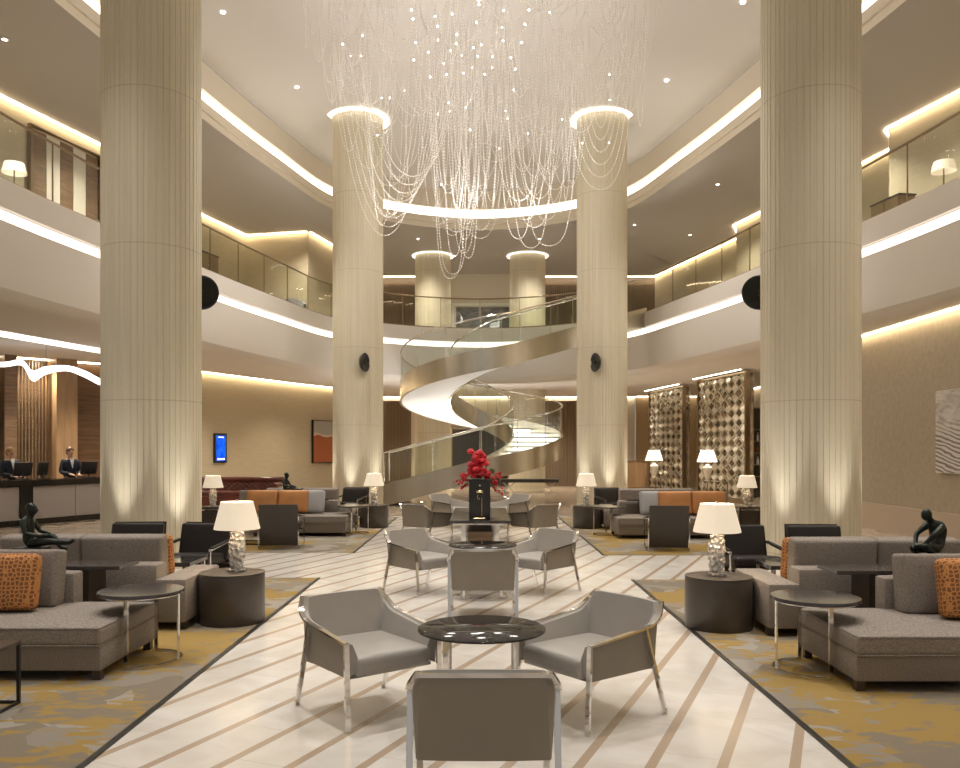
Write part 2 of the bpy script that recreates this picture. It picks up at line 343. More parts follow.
# ------------------------------------------------------------------ mesh helpers
class MB:
    def __init__(s): s.bm = bmesh.new()
    def quad(s, *vs):
        s.bm.faces.new([s.bm.verts.new(v) for v in vs])
    def box(s, c, d, rz=0, bevel=0, seg=2, rot=None):
        r = bmesh.ops.create_cube(s.bm, size=1)
        vs = r['verts']
        bmesh.ops.scale(s.bm, vec=d, verts=vs)
        if bevel:
            es = list({e for v in vs for e in v.link_edges})
            rb = bmesh.ops.bevel(s.bm, geom=es, offset=bevel, segments=seg, affect='EDGES', profile=.5)
            vs = list({v for f in rb['faces'] for v in f.verts} | {v for v in vs if v.is_valid})
        mt = Matrix.Translation(c) @ (rot.to_matrix().to_4x4() if rot else Matrix.Rotation(rz, 4, 'Z'))
        bmesh.ops.transform(s.bm, matrix=mt, verts=vs)
        return s
    def grid(s, rows, closed_u=False, closed_v=False):
        """rows: list of lists of points"""
        V = [[s.bm.verts.new(p) for p in r] for r in rows]
        n, m = len(V), len(V[0])
        for i in range(n if closed_u else n-1):
            for j in range(m if closed_v else m-1):
                a, b, c, d = V[i][j], V[i][(j+1) % m], V[(i+1) % n][(j+1) % m], V[(i+1) % n][j]
                try: s.bm.faces.new((a, b, c, d))
                except ValueError: pass
        return V
    def lathe(s, prof, c=(0, 0, 0), seg=32, cap=True, sx=1, sy=1):
        rows = []
        for r, z in prof:
            rows.append([(c[0]+r*math.cos(2*PI*k/seg)*sx, c[1]+r*math.sin(2*PI*k/seg)*sy, c[2]+z) for k in range(seg)])
        V = s.grid(rows, closed_v=True)
        if cap:
            if prof[0][0] > 1e-5: s.bm.faces.new(list(reversed(V[0])))
            if prof[-1][0] > 1e-5: s.bm.faces.new(V[-1])
        return s
    def sweep(s, path, section, closed=False, up=None, cap=True):
        """section: list of (a,b) in (side, up) plane; path list of points"""
        P = [Vector(p) for p in path]; n = len(P); rows = []
        U0 = Vector(up) if up else Vector((0, 0, 1))
        prev = None
        for i, p in enumerate(P):
            if closed: t = (P[(i+1) % n]-P[i-1])
            else: t = P[min(i+1, n-1)]-P[max(i-1, 0)]
            t.normalize()
            if i == 0 or prev is None:
                u = U0
                if abs(t.dot(u)) > .98: u = Vector((0, 1, 0)) if abs(t.y) < .9 else Vector((1, 0, 0))
                side = t.cross(u).normalized(); upv = side.cross(t).normalized()
            else:
                side = (prev - t*prev.dot(t)).normalized(); upv = side.cross(t).normalized()
            prev = side
            rows.append([p+side*a+upv*b for a, b in section])
        V = s.grid(rows, closed_u=closed, closed_v=True)
        if cap and not closed:
            s.bm.faces.new(list(reversed(V[0]))); s.bm.faces.new(V[-1])
        return s
    def tube(s, path, r, seg=8, closed=False, up=None):
        return s.sweep(path, [(r*math.cos(2*PI*k/seg), r*math.sin(2*PI*k/seg)) for k in range(seg)], closed, up)
    def bar(s, path, w, h, closed=False, up=None):
        return s.sweep(path, [(-w/2, -h/2), (w/2, -h/2), (w/2, h/2), (-w/2, h/2)], closed, up)
    def sphere(s, c, r, u=12, v=8, sc=(1, 1, 1)):
        q = bmesh.ops.create_uvsphere(s.bm, u_segments=u, v_segments=v, radius=r)
        bmesh.ops.transform(s.bm, matrix=Matrix.Translation(c) @ Matrix.Diagonal((*sc, 1)), verts=q['verts'])
        return s
    def octa(s, c, r, rz=1.0):
        x, y, z = c; B = s.bm
        v = [B.verts.new(p) for p in ((x+r, y, z), (x, y+r, z), (x-r, y, z), (x, y-r, z), (x, y, z+r*rz), (x, y, z-r*rz))]
        for i in range(4):
            B.faces.new((v[i], v[(i+1) % 4], v[4])); B.faces.new((v[(i+1) % 4], v[i], v[5]))
        return s
    def prism(s, poly, z0, z1):
        B = s.bm
        a = [B.verts.new((x, y, z0)) for x, y in poly]; b = [B.verts.new((x, y, z1)) for x, y in poly]
        n = len(poly)
        B.faces.new(list(reversed(a))); B.faces.new(b)
        for i in range(n): B.faces.new((a[i], a[(i+1) % n], b[(i+1) % n], b[i]))
        return s
    def cushion(s, c, d, r=.05, puff=.15, axis=2, rz=0, rot=None, n=7):
        h = [d[0]/2, d[1]/2, d[2]/2]
        rr = [min(r, x*.98) for x in h]
        def coords(i):
            H, q = h[i], rr[i]
            inner = [(-1+2*k/(n-1))*(H-q) for k in range(n)]
            return [-H, -H+q*.3, -H+.65*q] + inner + [H-.65*q, H-q*.3, H]
        cs = [coords(i) for i in range(3)]
        vm = {}
        def vert(ix):
            if ix in vm: return vm[ix]
            p = [cs[i][ix[i]] for i in range(3)]
            inn = [max(-(h[i]-rr[i]), min(h[i]-rr[i], p[i])) for i in range(3)]
            dv = [(p[i]-inn[i])/rr[i] for i in range(3)]
            L = math.sqrt(sum(x*x for x in dv))
            if L > 1e-9:
                mx = max(abs(x) for x in dv)
                p = [inn[i]+dv[i]/L*rr[i]*mx for i in range(3)]
            o = [i for i in range(3) if i != axis]
            k = (1-(p[o[0]]/h[o[0]])**2)*(1-(p[o[1]]/h[o[1]])**2)
            p[axis] *= 1+puff*max(0, k)**.6
            vm[ix] = s.bm.verts.new(p); return vm[ix]
        ln = [len(c_) for c_ in cs]
        new = []
        for ax in range(3):
            o = [i for i in range(3) if i != ax]
            for side in (0, ln[ax]-1):
                for a in range(ln[o[0]]-1):
                    for b in range(ln[o[1]]-1):
                        q = []
                        for da, db in ((0, 0), (1, 0), (1, 1), (0, 1)):
                            ix = [0, 0, 0]; ix[ax] = side; ix[o[0]] = a+da; ix[o[1]] = b+db
                            q.append(vert(tuple(ix)))
                        try: s.bm.faces.new(q)
                        except ValueError: pass
        mt = Matrix.Translation(c) @ (rot.to_matrix().to_4x4() if rot else Matrix.Rotation(rz, 4, 'Z'))
        bmesh.ops.transform(s.bm, matrix=mt, verts=list(vm.values()))
        return s
    def build(s, name, mat, parent=None, smooth=True, angle=35, loc=None, flat=False):
        bmesh.ops.recalc_face_normals(s.bm, faces=s.bm.faces)
        me = bpy.data.meshes.new(name)
        if smooth:
            for f in s.bm.faces: f.smooth = True
            for e in s.bm.edges:
                if len(e.link_faces) == 2 and e.calc_face_angle(0) > R(angle): e.smooth = False
        s.bm.to_mesh(me); s.bm.free()
        me.materials.append(M[mat] if isinstance(mat, str) else mat)
        o = bpy.data.objects.new(name, me); COL.objects.link(o)
        if parent: o.parent = parent
        if loc: o.location = loc
        return o

def tag(o, label, cat, group=None, kind=None):
    o['label'] = label; o['category'] = cat
    if group: o['group'] = group
    if kind: o['kind'] = kind
    return o
def thing(name, label, cat, loc=(0, 0, 0), rz=0, group=None):
    o = bpy.data.objects.new(name, None); COL.objects.link(o)
    o.location = loc; o.rotation_euler = (0, 0, rz); o.empty_display_size = .1
    return tag(o, label, cat, group)
def struct(mb, name, mat, **kw):
    o = mb.build(name, mat, **kw); o['kind'] = 'structure'; return o
def kids(o): return [c for c in bpy.data.objects if c.parent == o]
CH = {}
def dup(root, label, loc, rz=None, group=None, swap=None):
    """copy of a thing with copies of its parts and sub-parts"""
    def cp(o, par):
        c = o.copy(); COL.objects.link(c)
        if par: c.parent = par
        if swap and c.type == 'MESH' and o.data.materials[0].name in swap:
            c.data = o.data.copy(); c.data.materials[0] = swap[o.data.materials[0].name]
        for k in kids(o): cp(k, c)
        return c
    c = cp(root, None); c.location = loc
    if rz is not None: c.rotation_euler = (0, 0, rz)
    c['label'] = label
    if group: c['group'] = group
    return c
def lamp(kind, loc, energy, col=(1, .86, .68), size=.1, rot=None, spot=None, blend=.6, name='light'):
    l = bpy.data.lights.new(name, kind); l.energy = energy; l.color = col
    if kind == 'SPOT': l.spot_size = R(spot); l.spot_blend = blend; l.shadow_soft_size = size
    elif kind == 'POINT': l.shadow_soft_size = size
    o = bpy.data.objects.new(name, l); COL.objects.link(o); o.location = loc
    if rot: o.rotation_euler = rot
    return o
def catmull(pts, n=6, closed=False):
    P = [Vector(p) for p in pts]; out = []; m = len(P)
    for i in range(m if closed else m-1):
        if closed: a, b, c, d = P[i-1], P[i], P[(i+1) % m], P[(i+2) % m]
        else: a, b, c, d = P[max(i-1, 0)], P[i], P[i+1], P[min(i+2, m-1)]
        for k in range(n):
            t = k/n
            out.append(.5*((2*b)+(c-a)*t+(2*a-5*b+4*c-d)*t*t+(3*b-a-3*c+d)*t**3))
    if not closed: out.append(P[-1])
    return out
def skin(name, joints, edges, mat, parent=None, sub=2, root=0, smooth=True):
    names = list(joints)
    me = bpy.data.meshes.new(name)
    me.from_pydata([joints[k][0] for k in names], [(names.index(a), names.index(b)) for a, b in edges], [])
    o = bpy.data.objects.new(name, me); COL.objects.link(o)
    o.modifiers.new('skin', 'SKIN'); md = o.modifiers.new('sub', 'SUBSURF'); md.levels = sub; md.render_levels = sub
    sv = me.skin_vertices[0].data
    for i, k in enumerate(names):
        r = joints[k][1]
        sv[i].radius = r if isinstance(r, tuple) else (r, r)
        sv[i].use_root = (i == root)
    dg = bpy.context.evaluated_depsgraph_get()
    dg.update()
    me2 = bpy.data.meshes.new_from_object(o.evaluated_get(dg))
    o.modifiers.clear(); o.data = me2; me2.name = name
    for p in me2.polygons: p.use_smooth = True
    me2.materials.clear(); me2.materials.append(M[mat])
    if parent: o.parent = parent
    return o

# ------------------------------------------------------------------ camera and world
cam = bpy.data.cameras.new('camera'); cam.sensor_width = 36; cam.lens = 830/960*36
cam.shift_y = (450-384)/960; cam.clip_start = .05; cam.clip_end = 200
co = bpy.data.objects.new('camera', cam); COL.objects.link(co)
co.location = (0, 0, 1.7); co.rotation_euler = (R(90), 0, 0); sc.camera = co
w = bpy.data.worlds.new('world'); sc.world = w; w.use_nodes = True
w.node_tree.nodes['Background'].inputs[0].default_value = (1, .94, .87, 1)
w.node_tree.nodes['Background'].inputs[1].default_value = .32
sc.view_settings.view_transform = 'Standard'; sc.view_settings.look = 'None'
sc.view_settings.gamma = 1; sc.view_settings.exposure = 0.2
sc.cycles.use_denoising = True
sc.cycles.max_bounces = 8; sc.cycles.diffuse_bounces = 4; sc.cycles.glossy_bounces = 4; sc.cycles.transparent_max_bounces = 16
sc.cycles.caustics_reflective = False; sc.cycles.caustics_refractive = False
sc.cycles.sample_clamp_indirect = 4

ZS, ZSL, ZM, ZU = 4.21, 6.2, 5.6, 9.87      # lower soffit, mezzanine floor, light strip, upper soffit
half = [(0, 30.8), (1.86, 30.4), (3.44, 29.5), (5.03, 28.05), (5.98, 24.5), (6.69, 21.27), (7.52, 16.54), (7.9, 13.66), (8.22, 9.3), (8.36, 4.6), (8.36, 0), (8.36, -4)]
full = [(-x, y, 0) for x, y in reversed(half[1:])] + [(x, y, 0) for x, y in half]
OVAL = catmull(full, 8)
def norm_at(i):
    t = (OVAL[min(i+1, len(OVAL)-1)]-OVAL[max(i-1, 0)]).normalized()
    return Vector((-t.y, t.x, 0))          # outward (curve runs from -x side over the far end to +x side)
NRM = [norm_at(i) for i in range(len(OVAL))]
if NRM[len(NRM)//2].y < 0: NRM = [-n for n in NRM]
def ring(prof, i0=0, i1=None):
    mb = MB(); i1 = i1 or len(OVAL)
    mb.grid([[(OVAL[i].x+NRM[i].x*o, OVAL[i].y+NRM[i].y*o, z) for i in range(i0, i1)] for o, z in prof])
    return mb

# floor
mb = MB(); mb.box((0, 19, -.1), (44, 54, .2)); struct(mb, 'floor', 'floor', smooth=False)
# lower soffit + fascia of the mezzanine
struct(ring([(12, ZS), (.42, ZS), (.2, ZS+.06), (.06, ZS+.2), (0, ZS+.5), (0, 5.5)]), 'ceiling_under_mezzanine', 'fascia', angle=30)
struct(ring([(.0, 5.5), (.10, 5.5), (.10, 5.72), (0, 5.72)]), 'trim_1', 'fascia', smooth=False)
struct(ring([(.085, 5.52), (.085, 5.70)]), 'trim_2', 'strip', smooth=False)
struct(ring([(0, 5.72), (0, ZSL), (.3, ZSL)]), 'trim_3', 'fascia', smooth=False)
struct(ring([(.3, ZSL), (12, ZSL)]), 'floor_of_mezzanine', 'mezz_floor', smooth=False)
# upper soffit, lip, light slot and dome
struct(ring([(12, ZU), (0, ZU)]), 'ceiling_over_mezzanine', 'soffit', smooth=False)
struct(ring([(0, ZU), (0, ZU+.18), (-.06, ZU+.18), (-.06, ZU+.41), (.12, ZU+.41)]), 'trim_4', 'lip', smooth=False)
struct(ring([(.12, ZU+.41), (.12, ZU+.76)]), 'trim_5', 'dome_strip', smooth=False)
struct(ring([(.12, ZU+.76), (.02, ZU+.76), (.02, ZU+1.44)]), 'trim_6', 'lip', smooth=False)
# dome surface: rings shrinking to the spine
rows = []
ZD = 11.31
for k in range(0, 9):
    t = k/8; z = ZD + .24*math.sin(min(1, t*1.6)*PI/2)
    rows.append([(p.x*(1-t), 12+(p.y-12)*(1-t*.93) if p.y > 12 else p.y, z) for p in OVAL])
mb = MB(); mb.grid(rows); struct(mb, 'ceiling', 'ceiling', angle=60)

# ---- walls
def wall(name, pts, z0, z1, mat, th=.12):
    mb = MB()
    for (a, b) in zip(pts, pts[1:]):
        a = Vector((*a, 0)); b = Vector((*b, 0)); d = (b-a); L = d.length; c = (a+b)/2
        n = Vector((d.y, -d.x, 0)).normalized()
        mb.box((c.x+n.x*th/2, c.y+n.y*th/2, (z0+z1)/2), (L+.02, th, z1-z0), math.atan2(d.y, d.x))
    return struct(mb, name, mat, smooth=False)
def cove(name, pts, z, mat='cove_soft', off=.10, w=.05):
    """a light line in the ceiling recess just off the wall"""
    mb = MB()
    for (a, b) in zip(pts, pts[1:]):
        a = Vector((*a, 0)); b = Vector((*b, 0)); d = (b-a); L = d.length; c = (a+b)/2
        n = Vector((-d.y, d.x, 0)).normalized()
        mb.box((c.x+n.x*off, c.y+n.y*off, z-.015), (L, w, .03), math.atan2(d.y, d.x))
    return struct(mb, name, mat, smooth=False)
# point order: wall faces the side on the left of travel
RW = [(8.45, -3), (8.45, 18.55)]
wall('wall_right', RW, 0, ZS, 'wall_taupe'); cove('trim_7', RW, ZS-.005)
mb = MB(); mb.box((8.43, 7.8, .28), (.06, 21.5, .56)); struct(mb, 'baseboard_right', 'baseboard', smooth=False)
wall('wall_bar', [(8.6, 18.6), (11.2, 18.6), (11.2, 38.8), (7.3, 38.8)], 0, ZS, 'wall_bar'); cove('trim_8', [(11.2, 18.6), (11.2, 38.8), (7.3, 38.8)], ZS-.005, 'cove')
BW = [(7.3, 39.2), (-5.2, 39.2)]
wall('wall_back', BW, 0, ZS, 'wall_cream'); cove('trim_9', BW, ZS-.005, 'cove')
LW = [(-5.2, 39.2), (-5.9, 33.5), (-7.0, 31.4), (-8.95, 26.6), (-9.1, 26.2)]
wall('wall_left', LW, 0, ZS, 'wall_fabric'); cove('trim_10', LW, ZS-.005)
WW = [(-9.2, 26.2), (-17, 18)]
wall('wall_reception', WW, 0, ZS, 'wood_h')
cove('trim_11', [(-9.2, 22.4), (-11.0, 14.8)], ZS-.003, 'strip', 0, .55)
cove('trim_20', WW, ZS-.005, 'cove_soft', .2)
# mezzanine walls
ML = [(-5, 39.2), (-5.9, 33.3), (-6.45, 31.1), (-8.95, 31.65), (-9.7, 28.9), (-10.2, 22.3), (-11.1, 19.2), (-12.6, 12), (-13.5, 0)]
wall('wall_mezzanine_left', ML, ZSL, ZU, 'wall_fabric'); cove('trim_12', ML, ZU-.005)
MR = [(13, 0), (12.2, 12), (10.97, 18.96), (10.4, 21.1), (11.27, 22.2), (10.9, 23.8), (9.6, 28.9), (9.3, 30.1), (10.06, 31.8), (8.26, 39.2)]
wall('wall_mezzanine_right', MR, ZSL, ZU, 'wall_fabric'); cove('trim_13', MR, ZU-.005)
MBK = [(8.3, 39.3), (-5, 39.3)]
wall('wall_mezzanine_back', MBK, ZSL, ZU, 'curtain'); cove('trim_14', MBK, ZU-.005, 'cove', .25, .12)
mb = MB()
for k in range(150):
    x = -5+k*.088
    if abs(x-.05) < 1.5: continue
    mb.tube([(x, 39.22, ZSL), (x, 39.22, ZU-.35)], .04, 6)
struct(mb, 'trim_15', 'curtain')
mb = MB(); mb.box((.05, 38.7, (ZSL+ZU)/2), (2.95, .3, ZU-ZSL)); struct(mb, 'wall_mezzanine_centre', 'wall_cream', smooth=False)

# reception wall fins, back wall slats
def on(a, b, t): return (a[0]+(b[0]-a[0])*t, a[1]+(b[1]-a[1])*t)
ang = math.atan2(WW[1][1]-WW[0][1], WW[1][0]-WW[0][0])
nx, ny = -math.sin(ang), math.cos(ang)
fins = [(.345, .55, 'wood_light'), (.47, .30, 'wood'), (.575, .30, 'wood_light'), (.72, .5, 'wood')]
for i, (t, wd, mt) in enumerate(fins):
    x, y = on(WW[0], WW[1], t)
    mb = MB(); mb.box((x+nx*.35, y+ny*.35, ZS/2), (wd, .7, ZS), ang); struct(mb, 'trim_%d' % (21+i), mt, smooth=False)
mb = MB()
for t0, n in ((.385, 9), (.50, 9), (.62, 12)):
    for k in range(n):
        x, y = on(WW[0], WW[1], t0+k*.0075)
        mb.tube([(x+nx*.4, y+ny*.4, 0), (x+nx*.4, y+ny*.4, ZS-.1)], .022, 6)
struct(mb, 'trim_25', 'steel')
mb = MB()
for x0, x1 in ((-5.1, -3.25), (2.6, 5.6)):
    x = x0
    while x < x1:
        mb.box((x, 39.1, ZS/2-.1), (.07, .12, ZS-.2)); x += .16
struct(mb, 'trim_26', 'curtain', smooth=False)
mb = MB(); mb.box((-4.2, 39.15, ZS/2-.1), (1.9, .06, ZS-.2)); mb.box((4.1, 39.15, ZS/2-.1), (3.0, .06, ZS-.2)); struct(mb, 'trim_27', 'curtain', smooth=False)
# dark glazed door in the back wall
mb = MB(); mb.box((.0, 39.12, 1.35), (2.7, .1, 2.7)); d1 = struct(mb, 'door_1', 'back_mirror', smooth=False)
mb = MB()
for x in (-1.33, -.02, .02, 1.33): mb.box((x, 39.05, 1.35), (.05, .06, 2.7))
mb.box((0, 39.05, 2.7), (2.7, .06, .06)); mb.build('door_frame', 'steel', d1, smooth=False)
mb = MB()
for x in (-.12, .12): mb.tube([(x, 39.0, .8), (x, 39.0, 1.6)], .02)
mb.build('door_handle', 'chrome', d1)

# ---- carpets
def carpet(label, x0, x1, y0, y1, inner):
    t = thing('carpet', label, 'carpet', ((x0+x1)/2, (y0+y1)/2, 0))
    hx, hy = (x1-x0)/2, (y1-y0)/2
    mb = MB(); mb.box((0, 0, .004), (2*hx, 2*hy, .008)); mb.build('pile', 'carpet', t, smooth=False)
    mb = MB(); mb.box((hx if inner > 0 else -hx, 0, .006), (.036, 2*hy, .012)); e = mb.build('border_strip', 'black_metal', t, smooth=False); e['label'] = 'dark metal edging'
    return t
carpet('large mustard and taupe carpet under the nearer reception-side sofas', -7.4, -2.135, 2.2, 11.0, 1)
carpet('large mustard and taupe carpet under the nearer sofas facing the dune picture', 1.99, 7.4, 2.2, 10.85, -1)
carpet('mustard and taupe carpet under the farther sofas by the blue screen', -7.0, -2.09, 13.75, 20.9, 1)
carpet('mustard and taupe carpet under the farther sofas by the lattice screens', 1.99, 7.0, 13.4, 20.9, -1)

# ---- columns
def column(label, x, y, r, ztop, halo=True):
    t = thing('column', label, 'column', (x, y, 0)); t['kind'] = 'thing'
    mb = MB(); n = 52; P = []
    rnd = random.Random(int(x*10+y))
    for k in range(n):
        a0 = 2*PI*k/n; da = 2*PI/n
        gw = rnd.choice((.16, .22, .3, .42))
        for f, rr in ((0, r), (1-gw-.08, r), (1-gw, r-.008), (.93, r-.008)):
            P.append((rr*math.cos(a0+da*f), rr*math.sin(a0+da*f)))
    mb.prism(P, .06, ztop)
    mb.build('shaft', 'column', t, smooth=False)
    mb = MB(); mb.lathe([(r+.18, 0), (r+.18, .05), (r-.05, .06)], seg=48); mb.build('base', 'column', t)
    if halo:
        mb = MB(); zh = ztop-(.09 if ztop > 10.5 else .02); q = .20 if ztop > 10.5 else .12; mb.lathe([(r+.02, zh), (r+q, zh), (r+q, zh-.02), (r+.02, zh-.02)], seg=48, cap=False)
        mb.build('halo_ring', 'halo', t)['label'] = 'glowing ceiling ring'
    return t
RC, RF = .71, .74
ZT = 11.53
column('tall ribbed stone column nearest the reception desk', -4.94, 12.5, RC, ZT)
column('tall ribbed stone column nearest the dune picture', 4.97, 12.5, RC, ZT)
column('ribbed stone column beside the foot of the spiral staircase', -3.6, 24.5, RF, ZT)
column('ribbed stone column nearest the two lattice screens', 3.6, 24.5, RF, ZT)
column('shorter rear column behind the rising balcony glass, over the stair foot', -1.98, 34.9, .75, ZU)
column('shorter rear column behind the head of the spiral staircase', 2.0, 34.9, .75, ZU)
for x, y, r in ((-4.97, 12.5, RC), (4.97, 12.5, RC), (-3.6, 24.5, RC), (3.6, 24.5, RC)):
    for k in range(6):
        a = 2*PI*(k+.5)/6 + (R(8) if x > 0 else R(-8))
        px, py = x+(r+.26)*math.cos(a), y+(r+.26)*math.sin(a)
        lamp('SPOT', (px, py, .08), 230, (1, .96, .88), .04, (R(2)*math.sin(a), -R(2)*math.cos(a), 0) if False else Euler((PI, 0, 0)), 44, 1)

# speakers on the columns
def speaker(label, x, y, z, fx, fy, bx, by):
    """round horn speaker at x, y facing (fx, fy); bracket reaches back to the column at bx, by"""
    t = thing('loudspeaker', label, 'loudspeaker', (x, y, z), math.atan2(fy, fx), 'round black column loudspeakers')
    mb = MB()
    prof = [(.10, -.10), (.22, -.06), (.265, 0), (.27, .04), (.245, .05), (.235, .035), (.06, .0), (0.001, .0)]
    rows = [[(x_, q*math.cos(2*PI*k/32), q*math.sin(2*PI*k/32)) for k in range(32)] for q, x_ in prof]
    V = mb.grid(rows, closed_v=True); mb.bm.faces.new(V[0])
    mb.build('cabinet', 'black', t, angle=50)
    mb = MB(); mb.sphere((.02, 0, 0), .05, sc=(.6, 1, 1)); mb.build('dust_cap', 'black_metal', t)
    a = -math.atan2(fy, fx); dx, dy = bx-x, by-y
    mb = MB(); mb.bar([(-.05, 0, 0), (dx*math.cos(a)-dy*math.sin(a), dx*math.sin(a)+dy*math.cos(a), 0)], .06, .10); mb.build('bracket', 'black_metal', t)
    return t
speaker('round black loudspeaker on the column nearest the reception desk', -4.36, 13.0, 4.16, .15, -1, -4.46, 12.95)
speaker('round black loudspeaker on the column nearest the dune picture', 4.37, 13.0, 4.16, -.15, -1, 4.47, 12.95)
speaker('round black loudspeaker on the column beside the staircase foot', -3.30, 23.68, 4.2, .95, -.31, -3.35, 23.85)
speaker('round black loudspeaker on the column nearest the lattice screens', 3.30, 23.68, 4.2, -.95, -.31, 3.35, 23.85)

# ---- mezzanine glass balustrade
def balustrade():
    t = thing('glass_balustrade', 'curved glass balustrade with metal handrail along the mezzanine edge', 'balustrade', (0, 0, ZSL))
    pts = [OVAL[i]+NRM[i]*.10 for i in range(len(OVAL))]
    pts = [p for p in pts if p.y > 9]
    acc = [0]
    for a, b in zip(pts, pts[1:]): acc.append(acc[-1]+(b-a).length)
    def P(s):
        s = max(0, min(acc[-1], s))
        for i in range(len(acc)-1):
            if s <= acc[i+1]: return pts[i].lerp(pts[i+1], (s-acc[i])/(acc[i+1]-acc[i]))
        return pts[-1]
    T = acc[-1]; n = 34; st = T/n
    gap = lambda p: (p-Vector((5.2, 27.9, 0))).length < 1.3      # the stair head
    def run(name, fn, mt):
        cur = []; runs = []
        for j in range(201):
            p = P(T*j/200)
            if gap(p):
                if cur: runs.append(cur)
                cur = []
            else: cur.append(p)
        runs.append(cur)
        for r_ in runs: mb = MB(); fn(mb, r_); mb.build(name, mt, t)
    for k in range(n):
        q = [P(k*st+.012+j*(st-.024)/4) for j in range(5)]
        if any(gap(p) for p in q): continue
        mb = MB(); mb.sweep([(p.x, p.y, .56) for p in q], [(-.006, -.54), (.006, -.54), (.006, .54), (-.006, .54)])
        mb.build('glass_panel', 'glass', t, smooth=False)
    run('handrail', lambda mb, r_: mb.tube([(p.x, p.y, 1.12) for p in r_], .026, 8), 'bronze_metal')
    run('base_channel', lambda mb, r_: mb.bar([(p.x, p.y, .02) for p in r_], .05, .05), 'bronze_metal')
    for k in range(1, n):
        p = P(k*st)
        if gap(p): continue
        mb = MB(); mb.box((p.x, p.y, .56), (.022, .022, 1.08)); mb.build('post', 'bronze_metal', t, smooth=False)
balustrade()

# ---- spiral staircase
def staircase():
    t = thing('spiral_staircase', 'sweeping spiral staircase with metal sides, white underside and lit steps', 'staircase', (.05, 28.1, 0))
    Ro, W = 2.75, 1.7
    pts = []    # (outer point, inward normal, z)
    cx, cy = 0, 0
    s0 = 3.0
    zc = lambda phi: 1.09+.84*(phi+90)/90
    for k in range(13):
        u = -s0+s0*k/12
        pts.append((Vector((u, -Ro, 0)), Vector((0, 1, 0)), 1.09+u*.262))
    for k in range(1, 96):
        ph = -90+380*k/95; a = R(ph)
        pts.append((Vector((Ro*math.cos(a), Ro*math.sin(a), 0)), Vector((-math.cos(a), -math.sin(a), 0)), zc(ph)))
    a = R(290); o = pts[-1][0]; z = pts[-1][2]; d = Vector((-math.sin(a), math.cos(a), 0)); n = pts[-1][1]
    for k in range(1, 17):
        u = 4.75*k/16; pts.append((o+d*u, n, z+u*.295))
    def at(i, inn, dz): p, n, z = pts[i]; q = p+n*inn; return (q.x, q.y, z+dz)
    NP = len(pts)
    def ribbon(i0, i1, rows, nm, mt, **kw):
        mb = MB(); mb.grid([[at(i, a, b if pts[i][2]+b > .01 else .01-pts[i][2]) for i in range(i0, i1)] for a, b in rows], closed_u=True); return mb.build(nm, mt, t, **kw)
    ribbon(0, NP, [(0, -.33), (0, .33), (.06, .33), (.06, -.33)], 'outer_stringer', 'steel', angle=40)
    ribbon(0, NP, [(W-.06, -.33), (W-.06, .33), (W, .33), (W, -.33)], 'inner_stringer', 'steel', angle=40)
    ribbon(0, NP, [(.06, -.31), (.06, -.27), (W-.06, -.27), (W-.06, -.31)], 'underside', 'white', angle=40)
    # handrails
    for inn, nm in ((.03, 'handrail'), (W-.03, 'handrail')):
        mb = MB(); path = [at(i, inn, 1.30) for i in range(0, NP)]
        p0 = path[0]; path = [(p0[0], p0[1], p0[2]-.9)] + path
        mb.tube(path, .028, 8); mb.build(nm, 'chrome', t)
    # glass
    step = 6
    for inn in (.03, W-.03):
        for i in range(0, NP-1, step):
            j = min(i+step, NP-1); mb = MB()
            mb.grid([[at(k, inn+dx, dz) for k in range(i, j+1)] for dx, dz in ((-.005, .30), (-.005, 1.27), (.005, 1.27), (.005, .30))], closed_u=True)
            mb.build('glass_panel', 'glass', t, angle=40)
        for i in range(step, NP-1, step):
            p = at(i, inn, 0); mb = MB(); mb.tube([(p[0], p[1], p[2]+.3), (p[0], p[1], p[2]+1.3)], .008, 6); mb.build('post', 'chrome', t)
    # steps: follow the path by height
    zt = .17; i = 0
    while True:
        while i < NP-1 and pts[i+1][2]+.10 < zt: i += 1
        if i >= NP-2: break
        z0, z1 = pts[i][2]+.10, pts[i+1][2]+.10
        f = (zt-z0)/(z1-z0) if z1 > z0 else 0
        def mixp(inn, k, ff): return (pts[k][0]+pts[k][1]*inn).lerp(pts[k+1][0]+pts[k+1][1]*inn, ff)
        zn = zt+.165; i2 = i
        while i2 < NP-2 and pts[i2+1][2]+.10 < zn: i2 += 1
        f2 = (zn-pts[i2][2]-.10)/(pts[i2+1][2]-pts[i2][2])
        a, b = mixp(.06, i, f), mixp(W-.06, i, f); c, d_ = mixp(W-.06, i2, f2), mixp(.06, i2, f2)
        mb = MB(); q = [a, b, c, d_]
        mb.prism([(p.x, p.y) for p in q], zt-.04, zt)
        tr = mb.build('tread', 'white', t, smooth=False)
        mb = MB(); e = .02
        dirv = (b-a).normalized(); nn = Vector((dirv.y, -dirv.x, 0))
        if nn.dot(((c+d_)/2-(a+b)/2)) > 0: nn = -nn
        nn = -nn*.01
        mb.quad((a.x+nn.x, a.y+nn.y, zt-.15), (b.x+nn.x, b.y+nn.y, zt-.15), (b.x+nn.x, b.y+nn.y, zt-.045), (a.x+nn.x, a.y+nn.y, zt-.045))
        mb.build('riser_light', 'riser', tr, smooth=False)
        zt = zn
staircase()
# bridging landing at the stair head belongs to the mezzanine

